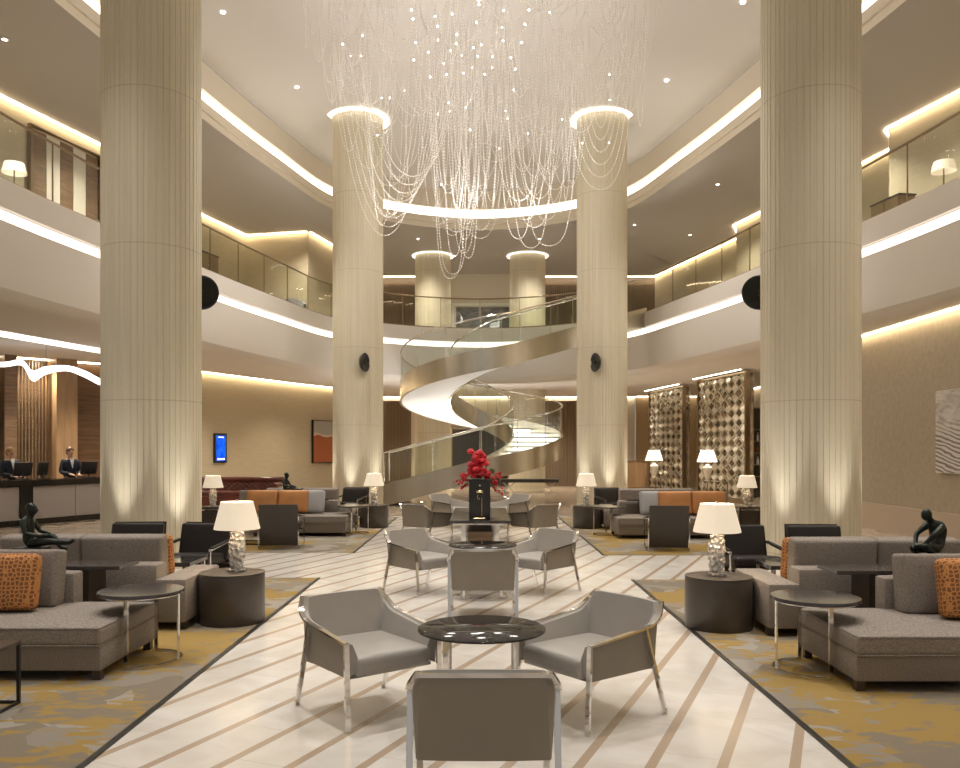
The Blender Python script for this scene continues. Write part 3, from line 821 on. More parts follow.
# ================================================================== lounge chairs
def make_lounge():
    t = thing('lounge_chair', 'x', 'chair', (0, 0, 0))
    # rim (top) and base of the wrap-around shell; faces +y
    S = [((-.325, .33, .525), (-.315, .33, .32)), ((-.328, .10, .545), (-.315, .10, .315)), ((-.330, -.18, .58), (-.315, -.15, .31)),
         ((-.330, -.24, .598), (-.312, -.23, .305)), ((-.318, -.30, .64), (-.308, -.268, .302)), ((-.280, -.345, .70), (-.300, -.285, .30)), ((-.14, -.355, .702), (-.14, -.295, .30))]
    S = S + [((0, -.357, .703), (0, -.297, .30))] + [((-a[0], a[1], a[2]), (-b[0], b[1], b[2])) for a, b in reversed(S)]
    def dense(i):
        P = [s[i] for s in S]; out = []
        for a, b in zip(P, P[1:]):
            for k in range(3): out.append(Vector(a).lerp(Vector(b), k/3))
        out.append(Vector(P[-1])); return out
    T, B = dense(0), dense(1); n = len(T)
    inn = []
    for i in range(n):
        u = i/(n-1)
        d = (T[min(i+1, n-1)]-T[max(i-1, 0)]); d.z = 0; d.normalize()
        nn = Vector((d.y, -d.x, 0))
        if nn.dot(Vector((0, .1, 0))-Vector((T[i].x, T[i].y, 0))) < 0: nn = -nn
        inn.append(nn)
    # smooth the inward directions round the corners
    for _ in range(3): inn = [(inn[max(i-1, 0)]+inn[i]*2+inn[min(i+1, n-1)]).normalized() for i in range(n)]
    mb = MB(); mb.grid([B, [b.lerp(t_, .5) for b, t_ in zip(B, T)], T])
    o = mb.build('outer_shell', 'taupe_leather_shade', t, angle=25)
    lift = [Vector((0, 0, .022*max(0, v.y)**2)) for v in inn]
    rows = [[p+l*.4 for p, l in zip(T, lift)], [p+v*.008+l for p, v, l in zip(T, inn, lift)], [p+v*.032+l+Vector((0, 0, -.003)) for p, v, l in zip(T, inn, lift)]]
    for f, off in ((.75, .045), (.5, .06), (.25, .07), (0, .08)):
        rw = [b.lerp(t_, f)+v*off+Vector((0, 0, .05*(1-f))) for b, t_, v in zip(B, T, inn)]
        for _ in range(int((1-f)*9)+1): rw = [rw[0]] + [(rw[i-1]+rw[i]*2+rw[i+1])/4 for i in range(1, n-1)] + [rw[-1]]
        rows.append(rw)
    mb = MB(); V = mb.grid(rows)
    for e in (0, -1):
        mb.bm.faces.new([V[k][e] for k in range(len(rows))] + [mb.bm.verts.new(B[e])])
    mb.build('backrest', 'taupe_leather', t, angle=50)
    mb = MB(); mb.cushion((0, .035, .375), (.545, .64, .125), r=.04, puff=.12); mb.build('seat', 'taupe_leather', t)
    mb = MB(); mb.box((0, .02, .312), (.6, .56, .02)); mb.build('seat_frame', 'taupe_leather_shade', t, smooth=False)
    # polished arms, legs and top rail
    for s in (-1, 1):
        path = catmull([(s*.338, .335, .53), (s*.341, .10, .553), (s*.343, -.15, .580), (s*.342, -.235, .602), (s*.330, -.300, .645), (s*.290, -.362, .714)], 5)
        mb = MB(); mb.bar(path, .034, .014); mb.build('arm_rail', 'chrome', t, smooth=False)
        mb = MB(); mb.bar([(s*.338, .335, .537), (s*.333, .350, 0)], .034, .016, up=(0, 1, 0)); mb.build('leg', 'chrome', t, smooth=False)
        mb = MB(); mb.bar([(s*.343, -.15, .578), (s*.333, -.355, 0)], .030, .016, up=(0, 1, 0)); mb.build('leg', 'chrome', t, smooth=False)
    mb = MB(); mb.bar([(-.290, -.362, .706), (.290, -.362, .706)], .030, .020); mb.build('top_rail', 'chrome', t, smooth=False)
    return t
CHAIRS = [   # x, y, facing angle (direction of +y), label
    (-.742, 5.47, -52.5, 'taupe leather chair by the nearest smoked glass table, on the reception side', 'chairs round the glass tables'),
    (.712, 5.40, 217.6, 'taupe leather chair by the nearest smoked glass table, facing the reception side', ''),
    (.017, 4.03, 90, 'taupe leather chair seen from behind, in front of the nearest glass table', ''),
    (-.694, 10.04, -49, 'taupe leather chair by the second glass table, on the reception side', ''),
    (.73, 10.02, 228, 'taupe leather chair by the second glass table, facing the reception side', ''),
    (.03, 8.55, 90, 'taupe leather chair seen from behind, in front of the second glass table', ''),
    (-1.0, 15.25, 52, 'taupe leather chair at the long dark table with the vase, near end, reception side', ''),
    (1.0, 15.25, 128, 'taupe leather chair at the long dark table with the vase, near end, away from reception', ''),
    (-.66, 18.3, -40, 'taupe leather chair past the far end of the long dark table, staircase-foot side', ''),
    (.66, 18.3, 220, 'taupe leather chair past the far end of the long dark table, lattice-screen side', ''),
]
base = make_lounge()
for i, (x, y, a, lb, g) in enumerate(CHAIRS):
    if i == 0:
        c = base; c.location = (x, y, 0); c.rotation_euler = (0, 0, R(a-90)); c['label'] = lb
    else: c = dup(base, lb, (x, y, 0), R(a-90))
    c['group'] = 'taupe lounge chairs down the middle aisle'

def glass_table(loc, label):
    t = thing('glass_table', label, 'table', loc, 0, 'smoked glass tables in the aisle')
    mb = MB(); mb.lathe([(.38, .588), (.395, .591), (.395, .600), (.390, .603)], seg=64); mb.build('glass_top', 'smoked', t, angle=50)
    for k in range(4):
        a = R(45+90*k); x, y = .30*math.cos(a), .30*math.sin(a)
        mb = MB(); mb.box((x, y, .30), (.045, .012, .575), a+PI/2); mb.build('leg', 'chrome', t, smooth=False)
    mb = MB(); mb.bar([(.30*math.cos(2*PI*k/48), .30*math.sin(2*PI*k/48), .012) for k in range(48)], .03, .012, closed=True); mb.build('base_ring', 'chrome', t, angle=50)
    mb = MB(); mb.bar([(.29*math.cos(2*PI*k/48), .29*math.sin(2*PI*k/48), .579) for k in range(48)], .02, .012, closed=True); mb.build('top_ring', 'chrome', t, angle=50)
    return t
g1 = glass_table((.01, 5.13, 0), 'nearest round smoked glass table, ringed by three chairs')
g2 = dup(g1, 'second round smoked glass table, before the long table with red flowers', (.03, 9.65, 0))

# long table with the vase
t = thing('long_table', 'long dark reflective table carrying the vase of red flowers', 'table', (.005, 14.9, 0))
mb = MB(); mb.box((0, 0, .535), (1.0, 3.0, .05), bevel=.006); mb.build('tabletop', 'table_top', t, smooth=False)
for y in (-1.40, 1.40):
    for s in (-1, 1):
        mb = MB(); mb.box((s*.27, y, .255), (.075, .06, .51)); mb.build('leg', 'chrome', t, smooth=False)
    mb = MB(); mb.box((0, y, .50), (.60, .05, .03)); mb.build('crossbar', 'chrome', t, smooth=False)
mb = MB(); mb.box((0, 0, .24), (.40, 2.6, .24)); mb.build('shelf_box', 'wood', t, smooth=False)
# vase
VX, VY = -.005, 13.75
t = thing('flower_vase', 'tall square black vase with fine gilded line drawing, holding red flowers', 'vase', (VX, VY, .56))
mb = MB(); mb.box((0, 0, .33), (.35, .35, .66), bevel=.01); mb.build('body', 'black_metal', t)
mb = MB(); yv = -.179
mb.tube([(.035, yv, .09), (.035, yv, .36)], .006, 5)
mb.tube([(-.05, yv, .44), (0, yv, .455), (.05, yv, .44)], .005, 5); mb.tube([(-.055, yv, .46), (0, yv, .48), (.05, yv, .465)], .005, 5)
mb.tube([(-.03, yv, .40), (-.04, yv, .36), (-.01, yv, .33), (0, yv, .36)], .006, 5)
mb.sphere((0, yv, .56), .012); mb.sphere((.035, yv, .08), .014); mb.tube([(-.09, yv, .025), (.09, yv, .025)], .005, 5)
mb.build('gilded_drawing', 'gold', t)
# flowers
t = thing('flower_arrangement', 'crimson roses and orchid sprays standing in the tall black vase', 'flowers', (VX, VY, 1.2))
rnd = random.Random(3)
def bloom(c, r, mt):
    mb = MB()
    for k in range(9):
        a = k*2.4; q = r*(.25+.75*k/9); tilt = .2+.9*k/9
        cc = Vector(c)+Vector((math.cos(a)*q*.55, math.sin(a)*q*.55, r*(.5-.55*k/9)))
        mb.sphere(cc, r*.52, 8, 6, (1, 1, .75))
    return mb.build('blossom', mt, t)
for k in range(34):
    a = rnd.uniform(0, 2*PI); q = rnd.uniform(.02, .14)
    z = .05+.42*(k/34); x = q*math.cos(a)*1.05-.03-.02*(k/34)
    bloom((x, q*math.sin(a)-.05, z), rnd.uniform(.06, .085), 'flower' if k % 4 else 'flower_d')
for k in range(7): bloom((.06+.13*rnd.random(), -.05+.1*rnd.random(), .03+.10*rnd.random()), .055, 'flower')
for k in range(11):
    s = -1 if k % 2 else 1; a = rnd.uniform(-.5, .6)
    p0 = Vector((s*.08, 0, .0)); L = rnd.uniform(.22, .36)
    dr = Vector((s*math.cos(a)*.9, rnd.uniform(-.5, .3), math.sin(a)+(.35 if s < 0 else .1)))
    path = [p0+dr*L*u+Vector((0, 0, -.12*u*u)) for u in (0, .3, .6, .85, 1)]
    mb = MB(); mb.tube(path, .005, 5); st = mb.build('stem', 'leaf', t)
    mb = MB()
    for u in range(7):
        p = path[2].lerp(path[4], u/6)+Vector((rnd.uniform(-.04, .04), rnd.uniform(-.04, .04), rnd.uniform(-.035, .035)))
        mb.sphere(p, rnd.uniform(.014, .026), 7, 5)
    mb.build('orchid_petals', 'flower', st)
mb = MB()
for k in range(5):
    mb.sphere((.10+.03*k, .04, .12+.05*rnd.random()), .05, 8, 6, (.6, .3, 1))
mb.build('foliage', 'leaf', t)

# ================================================================== sofa groups
def P3(s, x, ox):   # distance x from the aisle on side s
    return s*x + ox
def piping(mb, c, d, r=.05, axis=2, q=.006):
    pass
def sofa_open(s, ox, oy, label, n=''):
    """chaise sofa that looks towards the camera; open end at the aisle"""
    t = thing('chaise_sofa', label, 'sofa', (P3(s, 2.77, ox), 6.6+oy, 0))
    f = lambda x, y: (s*(x-2.77), y-6.6)   # local
    cx, cy = f(3.72, 6.59)
    mb = MB(); mb.box((cx, cy, .165), (1.88, 1.02, .19), bevel=.015); mb.build('base', 'fabric', t)
    mb = MB(); mb.cushion((cx, cy-.01, .325), (1.90, 1.06, .14), r=.035, puff=.10, n=11); sc_ = mb.build('seat', 'fabric', t)
    mb = MB()
    hx, hy = .945, .527
    for zz in (.262, .388):
        mb.tube([(cx-hx, cy-.01-hy, zz), (cx+hx, cy-.01-hy, zz), (cx+hx, cy-.01+hy, zz), (cx-hx, cy-.01+hy, zz)], .006, 6, closed=True)
    mb.build('piping', 'fabric', sc_)
    bx, by = f(4.05, 7.12)
    mb = MB(); mb.box((bx, by, .36), (1.22, .18, .58), bevel=.025); mb.build('back_frame', 'fabric', t)
    for k in range(2):
        bx, by = f(3.90+.79*k, 6.93)
        mb = MB(); mb.cushion((bx, by, .625), (.80, .20, .47), r=.03, puff=.25, axis=1, rot=Euler((R(-7), 0, 0))); mb.build('back_cushion', 'fabric', t)
    for x in (2.82, 4.55):
        for y in (6.13, 7.05):
            p = f(x, y); mb = MB(); mb.box((*p, .037), (.06, .06, .074)); mb.build('foot', 'dark_wood', t, smooth=False)
    return t
def sofa_back(s, ox, oy, label):
    """sofa with its back to the camera, low arm on the aisle side"""
    t = thing('sofa', label, 'sofa', (P3(s, 3.05, ox), 8.3+oy, 0))
    f = lambda x, y: (s*(x-3.05), y-8.3)
    p = f(3.86, 7.96); mb = MB(); mb.box((*p, .34), (1.62, .26, .54), bevel=.03); mb.build('back_frame', 'fabric', t)
    p = f(2.905, 8.29); mb = MB(); mb.box((*p, .275), (.29, 1.02, .41), bevel=.025); mb.build('arm', 'fabric', t)
    p = f(3.86, 8.45); mb = MB(); mb.box((*p, .165), (1.62, .72, .19), bevel=.015); mb.build('base', 'fabric', t)
    p = f(3.86, 8.46); mb = MB(); mb.cushion((*p, .33), (1.62, .74, .14), r=.035, puff=.1); mb.build('seat', 'fabric', t)
    for k in range(2):
        p = f(3.50+.79*k, 8.19); mb = MB(); mb.cushion((*p, .635), (.785, .19, .44), r=.03, puff=.2, axis=1, rot=Euler((R(6), 0, 0))); mb.build('back_cushion', 'fabric', t)
    for x in (2.80, 4.6):
        for y in (7.88, 8.75):
            p = f(x, y); mb = MB(); mb.box((*p, .037), (.06, .06, .074)); mb.build('foot', 'dark_wood', t, smooth=False)
    return t
def console(s, ox, oy, label):
    t = thing('console_table', label, 'table', (P3(s, 3.95, ox), 7.53+oy, 0))
    mb = MB(); mb.box((s*-.06, 0, .65), (1.42, .42, .035), bevel=.004); mb.build('top', 'console_top', t, smooth=False)
    for x in (-.40, .5):
        mb = MB(); mb.box((s*x, 0, .316), (.16, .34, .632)); mb.build('leg_panel', 'dark_wood', t, smooth=False)
    return t
def drum(loc, label):
    t = thing('drum_table', label, 'table', loc, 0, 'dark drum side tables')
    mb = MB(); mb.lathe([(.308, .0), (.316, .012), (.316, .46), (.314, .472), (.306, .474)], seg=56); mb.build('body', 'drum', t)
    mb = MB(); mb.lathe([(.30, .474), (.314, .476), (.314, .488), (.306, .490)], seg=56); mb.build('top', 'drum', t, angle=50)
    return t
def table_lamp(loc, label):
    t = thing('table_lamp', label, 'lamp', loc, 0, 'crystal table lamps with cream shades')
    rnd = random.Random(11)
    mb = MB(); mb.lathe([(.085, 0), (.09, .006), (.09, .024), (.07, .03)], seg=24); mb.build('foot', 'crystal', t, angle=50)
    mb = MB(); rows = []
    for k in range(15):
        z = .03+.355*k/14; r0 = .062+.018*math.sin(PI*k/14)
        rows.append([((r0+rnd.uniform(-.010, .012))*math.cos(2*PI*(j+.5*(k % 2))/10), (r0+rnd.uniform(-.010, .012))*math.sin(2*PI*(j+.5*(k % 2))/10), z) for j in range(10)])
    V = mb.grid(rows, closed_v=True); mb.bm.faces.new(V[-1]); mb.bm.faces.new(list(reversed(V[0])))
    mb.build('base', 'crystal', t, smooth=False)
    mb = MB(); mb.lathe([(.045, .385), (.05, .39), (.05, .41), (.012, .415), (.012, .50)], seg=20); mb.build('neck', 'chrome', t, angle=50)
    mb = MB(); n = 72; rows = []
    for rr, z in ((.222, .418), (.222, .422), (.156, .682), (.156, .687)):
        rows.append([((rr+.0022*(1 if k % 2 else -1))*math.cos(2*PI*k/n), (rr+.0022*(1 if k % 2 else -1))*math.sin(2*PI*k/n), z) for k in range(n)])
    mb.grid(rows, closed_v=True)
    sh = mb.build('lamp_shade', 'shade', t, angle=80)
    mb = MB(); mb.lathe([(.004, .50), (.004, .69), (.012, .695), (.012, .705), (.001, .712)], seg=10); mb.build('finial', 'chrome', t)
    return t
def side_round(s, loc, label):
    t = thing('side_table', label, 'table', loc, 0, 'round dark side tables on half-ring bases')
    mb = MB(); mb.lathe([(.32, .535), (.33, .54), (.33, .558), (.325, .565)], seg=56); mb.build('top', 'table_top', t, angle=50)
    A = [R(-90+180*k/24) for k in range(25)]
    mb = MB(); mb.bar([(-s*.30*math.cos(a), .30*math.sin(a), .008) for a in A], .03, .014); mb.build('base_ring', 'chrome', t, angle=50)
    mb = MB(); mb.bar([(.29*math.cos(2*PI*k/48), .29*math.sin(2*PI*k/48), .530) for k in range(48)], .02, .012, closed=True); mb.build('top_ring', 'chrome', t, angle=50)
    for a in (-89, 0, 89):
        x, y = -s*.30*math.cos(R(a)), .30*math.sin(R(a))
        mb = MB(); mb.box((x, y, .27), (.03, .012, .53), R(a)*(-s)+PI/2); mb.build('leg', 'chrome', t, smooth=False)
    return t
def armchair(loc, rz, label):
    """black leather sling chair in a polished frame; faces +y"""
    t = thing('leather_armchair', label, 'chair', loc, rz, 'black leather armchairs in polished frames')
    mb = MB(); mb.cushion((0, .08, .36), (.58, .62, .13), r=.04, puff=.12, rot=Euler((R(5), 0, 0))); mb.build('seat', 'black_leather', t)
    mb = MB(); mb.cushion((0, -.25, .535), (.64, .11, .46), r=.035, puff=.2, axis=1, rot=Euler((R(15), 0, 0))); mb.build('backrest', 'black_leather', t)
    mb = MB(); mb.box((0, -.335, .415), (.64, .018, .72), rot=Euler((R(11), 0, 0))); mb.build('back_panel', 'brown_back', t, smooth=False)
    for s in (-1, 1):
        x = s*.335
        pth = catmull([(x, -.30, .026), (x, .34, .026), (x, .36, .06), (x, .36, .46), (x, .33, .50), (x, -.30, .56), (x, -.34, .52), (x, -.34, .06)], 4, closed=True)
        mb = MB(); mb.bar(pth, .03, .014, closed=True, up=(1, 0, 0)); mb.build('side_frame', 'chrome', t, angle=30)
        mb = MB(); mb.box((x, .04, .542), (.055, .56, .022), rot=Euler((R(-5), 0, 0)), bevel=.008); mb.build('arm_pad', 'black_leather', t)
    for y, z in ((.30, .30), (-.26, .27)):
        mb = MB(); mb.bar([(-.335, y, z), (.335, y, z)], .02, .02); mb.build('crossbar', 'chrome', t, smooth=False)
    return t
def pillow(loc, d, rz, label, mat, tilt=-12, group=None):
    mb = MB(); mb.cushion((0, 0, d[2]/2), d, r=.05, puff=.45, axis=1)
    o = mb.build('throw_pillow', mat); o.location = loc; o.rotation_euler = (R(tilt), 0, rz)
    return tag(o, label, 'pillow', group)
def coffee(loc, dims, label, group=None):
    t = thing('coffee_table', label, 'table', loc, 0, group)
    w_, d_, h_ = dims
    mb = MB(); mb.box((0, 0, h_-.0225), (w_, d_, .045), bevel=.004); mb.build('top', 'table_top', t, smooth=False)
    for sx in (-1, 1):
        for sy in (-1, 1):
            mb = MB(); mb.box((sx*(w_/2-.04), sy*(d_/2-.04), (h_-.045)/2), (.04, .04, h_-.045)); mb.build('leg', 'chrome', t, smooth=False)
    return t
def cube_table(loc, dims, label):
    t = thing('frame_table', label, 'table', loc)
    w_, d_, h_ = dims; q = .02
    mb = MB(); mb.box((0, 0, h_-.012), (w_, d_, .024)); mb.build('top', 'dark_wood', t, smooth=False)
    for sx in (-1, 1):
        for sy in (-1, 1):
            mb = MB(); mb.box((sx*(w_/2-q/2), sy*(d_/2-q/2), h_/2-.012), (q, q, h_-.024)); mb.build('leg', 'black_metal', t, smooth=False)
    mb = MB(); mb.bar([(w_/2-q/2, d_/2-q/2, .01), (-w_/2+q/2, d_/2-q/2, .01), (-w_/2+q/2, -d_/2+q/2, .01), (w_/2-q/2, -d_/2+q/2, .01)], q, q, closed=True); mb.build('base_rail', 'black_metal', t, smooth=False)
    return t

# --- bronze figures
def figure_reclining(loc, rz, label):
    """seated figure, legs stretched out to +x, hands round one knee"""
    t = thing('bronze_figure', label, 'sculpture', loc, rz)
    k = .50; Z = .14
    J = {'hip': ((0, 0, .10), .085), 'waist': ((-.04, 0, .25), .075), 'chest': ((-.05, 0, .42), .095), 'neck': ((.0, 0, .56), .04), 'headb': ((.035, 0, .63), .07), 'headt': ((.055, 0, .74), .07),
         'hl': ((.04, .09, .08), .07), 'kl': ((.36, .12, .22), .055), 'al': ((.55, .10, -.02), .035), 'fl': ((.66, .10, -.02), .03),
         'hr': ((.04, -.09, .08), .07), 'kr': ((.42, -.08, .12), .055), 'ar': ((.80, -.06, .10), .036), 'fr': ((.88, -.06, .17), .03),
         'sl': ((-.04, .15, .48), .05), 'el': ((.06, .22, .28), .036), 'wl': ((.28, .14, .24), .028), 'gl': ((.36, .08, .24), .026),
         'sr': ((-.04, -.15, .48), .05), 'er': ((.05, -.22, .27), .036), 'wr': ((.26, -.12, .22), .028), 'gr': ((.35, -.04, .24), .026)}
    E = [('hip', 'waist'), ('waist', 'chest'), ('chest', 'neck'), ('neck', 'headb'), ('headb', 'headt'), ('hip', 'hl'), ('hl', 'kl'), ('kl', 'al'), ('al', 'fl'), ('hip', 'hr'), ('hr', 'kr'), ('kr', 'ar'), ('ar', 'fr'),
         ('chest', 'sl'), ('sl', 'el'), ('el', 'wl'), ('wl', 'gl'), ('chest', 'sr'), ('sr', 'er'), ('er', 'wr'), ('wr', 'gr')]
    J = {n: ((p[0]*k, p[1]*k, p[2]*k+Z), r*k*1.22) for n, (p, r) in J.items()}
    skin('body', J, E, 'bronze', t)
    mb = MB(); mb.sphere((.046*k, 0, .69*k+Z), .098*k, 14, 10, (1.02, .86, 1.12)); mb.sphere((.145*k, 0, .675*k+Z), .02*k, 8, 6); mb.sphere((.02*k, 0, .73*k+Z), .095*k, 12, 8, (1, .9, .9))
    mb.build('head', 'bronze', t)
    mb = MB(); mb.box((.02, 0, .075), (.24, .24, .15), bevel=.02); mb.build('plinth', 'bronze', t)
    return t
def figure_hunched(loc, rz, label):
    """crouching figure folded forward over its knees, facing +x"""
    t = thing('bronze_figure', label, 'sculpture', loc, rz)
    k = .50; Z = .12
    J = {'hip': ((-.02, 0, .10), .10), 'waist': ((-.10, 0, .26), .085), 'chest': ((-.05, 0, .46), .105), 'neck': ((.09, 0, .58), .042), 'headb': ((.15, 0, .63), .065), 'headt': ((.19, 0, .73), .06),
         'hl': ((.03, .10, .08), .075), 'kl': ((.36, .14, .16), .06), 'al': ((.16, .16, .0), .042), 'fl': ((.05, .18, -.02), .03),
         'hr': ((.03, -.10, .08), .075), 'kr': ((.38, -.13, .10), .06), 'ar': ((.20, -.18, -.02), .042), 'fr': ((.10, -.20, -.03), .03),
         'sl': ((-.02, .17, .50), .055), 'el': ((.20, .20, .34), .04), 'wl': ((.30, .10, .18), .03), 'gl': ((.33, .03, .13), .028),
         'sr': ((-.02, -.17, .50), .055), 'er': ((.21, -.19, .33), .04), 'wr': ((.33, -.08, .17), .03), 'gr': ((.37, -.01, .12), .028)}
    E = [('hip', 'waist'), ('waist', 'chest'), ('chest', 'neck'), ('neck', 'headb'), ('headb', 'headt'), ('hip', 'hl'), ('hl', 'kl'), ('kl', 'al'), ('al', 'fl'), ('hip', 'hr'), ('hr', 'kr'), ('kr', 'ar'), ('ar', 'fr'),
         ('chest', 'sl'), ('sl', 'el'), ('el', 'wl'), ('wl', 'gl'), ('chest', 'sr'), ('sr', 'er'), ('er', 'wr'), ('wr', 'gr')]
    J = {n: ((p[0]*k, p[1]*k, p[2]*k+Z), r*k*1.22) for n, (p, r) in J.items()}
    skin('body', J, E, 'bronze', t)
    mb = MB(); mb.sphere((.17*k, 0, .68*k+Z), .095*k, 14, 10, (1.0, .86, 1.14)); mb.sphere((.26*k, 0, .655*k+Z), .02*k, 8, 6)
    mb.build('head', 'bronze', t)
    mb = MB(); mb.box((.06, 0, .055), (.34, .26, .11), bevel=.02); mb.build('plinth', 'bronze', t)
    return t

NEARL, NEARR = (-1, 0, 0), (1, -.15, -.28)
DX, DY = .0, 10.1
s, ox, oy = NEARL
nearL = dict(
 chaise=sofa_open(s, ox, oy, 'taupe woven chaise sofa holding the patterned orange pillow, reception side, nearest'),
 back=sofa_back(s, ox, oy, 'taupe sofa turned away, beside the nearer reception-side drum table'),
 console=console(s, ox, oy, 'dark console between the nearer reception-side sofas'),
 drum=drum((-2.45, 8.2, 0), 'dark brown drum table at the nearer carpet edge, reception side'),
 lamp=table_lamp((-2.415, 8.25, .49), 'cream-shaded crystal lamp on the nearer reception-side drum table'),
 rnd=side_round(s, (-2.735, 6.70, 0), 'round dark table overlapping the chaise end, reception side, nearest'),
 a1=armchair((-3.50, 10.25, 0), PI-R(6), 'black leather armchair facing us beside the nearer reception-side lamp'),
)
s, ox, oy = NEARR
nearR = dict(
 chaise=sofa_open(s, ox, oy, 'taupe woven chaise sofa nearest the wall with the dune picture'),
 back=sofa_back(s, ox, oy, 'taupe sofa turned away, near the dune picture, under the hunched bronze'),
 console=console(s, ox, oy, 'dark console between the sofas near the dune picture'),
 drum=drum((2.285, 7.95, 0), 'dark brown drum table at the nearer carpet edge, dune-picture side'),
 lamp=table_lamp((2.27, 7.95, .49), 'cream-shaded crystal lamp on the drum table nearer the dune picture'),
 rnd=side_round(s, (2.585, 6.40, 0), 'round dark table overlapping the chaise end, dune-picture side, nearest'),
)
AC = nearL['a1']
dup(AC, 'black leather armchair facing us, mostly hidden behind the reception-side sofa cushions', (-4.34, 10.3, 0), PI+R(4))
dup(AC, 'black leather armchair facing us beside the lamp on the dune-picture side', (3.22, 10.0, 0), PI+R(3))
dup(AC, 'black leather armchair facing us, mostly hidden behind the dune-picture-side sofa cushions', (4.10, 9.95, 0), PI-R(3))
coffee((-3.80, 9.45, 0), (1.2, .6, .45), 'low dark table behind the nearer reception-side sofa', 'low dark coffee tables')
coffee((3.72, 9.2, 0), (1.2, .6, .45), 'low dark table behind the sofa near the dune picture', 'low dark coffee tables')
pillow((-3.80, 6.60, .415), (.52, .14, .45), R(4), 'orange lattice-patterned pillow on the nearest reception-side chaise', 'pillow')
pillow((3.77, 6.30, .415), (.52, .14, .45), R(-4), 'orange lattice-patterned pillow on the chaise nearest the dune picture', 'pillow')
pillow((-3.34, 8.47, .415), (.44, .13, .42), R(0), 'orange pillow edge peeking behind the nearer reception-side sofa cushions', 'pillow', 8)
pillow((3.19, 8.19, .415), (.44, .13, .42), R(0), 'orange pillow edge peeking behind the dune-picture-side sofa cushions', 'pillow', 8)
cube_table((-3.37, 5.24, 0), (.60, .62, .42), 'black frame table with wooden top at the nearest carpet corner')
fgA = figure_reclining((-4.08, 7.52, .668), R(-4), 'bronze seated figure with outstretched legs, on the nearer reception-side console')
fgB = figure_hunched((3.97, 7.25, .668), PI+R(15), 'bronze hunched crouching figure on the console near the dune picture')

# far groups: the same set ten metres on
def far(d, key, lb, loc, **kw): return dup(d[key], lb, loc, **kw)
sw = None
far(nearL, 'chaise', 'taupe chaise sofa with tan leather pillows, on the farther reception-side carpet', (-2.62, 16.75, 0))
far(nearL, 'back', 'taupe sofa turned away, beside the farther reception-side drum table', (-3.05, 18.35, 0))
far(nearL, 'console', 'dark console between the farther reception-side sofas', (-3.95, 17.62, 0))
far(nearL, 'drum', 'dark brown drum table by the foot of the staircase column', (-2.33, 18.25, 0))
far(nearL, 'lamp', 'cream-shaded crystal lamp on the drum by the staircase-side column', (-2.33, 18.25, .49))
far(nearL, 'rnd', 'round dark side table at the farther reception-side chaise end', (-2.575, 16.9, 0))
far(nearR, 'chaise', 'taupe chaise sofa with tan leather pillows, before the lattice screens', (2.62, 16.3, 0))
far(nearR, 'back', 'taupe sofa turned away, before the lattice screens', (2.95, 18.1, 0))
far(nearR, 'console', 'dark console between the sofas before the lattice screens', (3.82, 17.38, 0))
far(nearR, 'drum', 'dark brown drum table by the column nearest the lattice screens', (2.33, 18.05, 0))
far(nearR, 'lamp', 'cream-shaded crystal lamp on the drum by the lattice-side column', (2.31, 18.05, .49))
far(nearR, 'rnd', 'round dark side table at the chaise end before the lattice screens', (2.575, 16.6, 0))
dup(AC, 'black leather armchair with its back to us on the farther reception-side carpet', (-3.45, 14.45, 0), R(4))
dup(AC, 'black leather armchair with its back to us, before the lattice screens', (3.18, 14.15, 0), R(-6))
dup(AC, 'black leather armchair beside the drum table at the staircase-side column', (-3.15, 20.2, 0), PI-R(15))
dup(AC, 'black leather armchair beside the drum table at the lattice-side column', (3.2, 20.0, 0), PI+R(15))
lg = 'tan leather pillows on the farther sofas'
pillow((-4.40, 16.75, .425), (.62, .16, .46), R(2), 'tan leather pillow on the farther reception-side sofa, nearer the chesterfield', 'tan_leather', group=lg)
pillow((-3.77, 16.75, .425), (.62, .16, .46), R(-3), 'tan leather pillow on the farther reception-side sofa, beside the pale grey pillow', 'tan_leather', group=lg)
pillow((3.83, 16.29, .425), (.66, .16, .46), R(3), 'tan leather pillow before the lattice screens, beside the pale grey pillow', 'tan_leather', group=lg)
pillow((4.49, 16.29, .425), (.66, .16, .46), R(-2), 'tan leather pillow before the lattice screens, away from the pale grey pillow', 'tan_leather', group=lg)
pillow((-3.36, 16.77, .425), (.42, .14, .46), R(-8), 'pale grey pillow at the aisle end of the farther reception-side sofa', 'fabric_lt', group='pale grey pillows')
pillow((3.36, 16.31, .425), (.42, .14, .46), R(8), 'pale grey pillow at the aisle end of the sofa before the screens', 'fabric_lt', group='pale grey pillows')
dup(fgA, 'small bronze seated figure before the red chesterfield, farther reception-side console', (-4.12, 17.62, .668), R(-20))
cube = [o for o in bpy.data.objects if o.name == 'frame_table'][0]
dup(cube, 'black frame table beside the farther reception-side armchair', (-4.15, 15.1, 0))
# far lamp tables by the outer walls
for s_, lb in ((-1, 'reception side, by the chesterfield'), (1, 'lattice-screen side')):
    t = thing('lamp_table', 'square dark lamp table at the outer carpet edge, '+lb, 'table', (s_*5.95, 18.5, 0))
    mb = MB(); mb.box((0, 0, .41), (.5, .5, .05)); mb.build('top', 'dark_wood', t, smooth=False)
    for a in (-1, 1):
        for b in (-1, 1):
            mb = MB(); mb.box((a*.22, b*.22, .193), (.04, .04, .386)); mb.build('leg', 'black_metal', t, smooth=False)
    mb = MB(); mb.box((0, 0, .2), (.4, .4, .3)); mb.build('cabinet', 'dark_wood', t, smooth=False)
    dup(nearL['lamp'], 'cream-shaded lamp on the outer square table, '+lb, (s_*5.95, 18.5, .435))

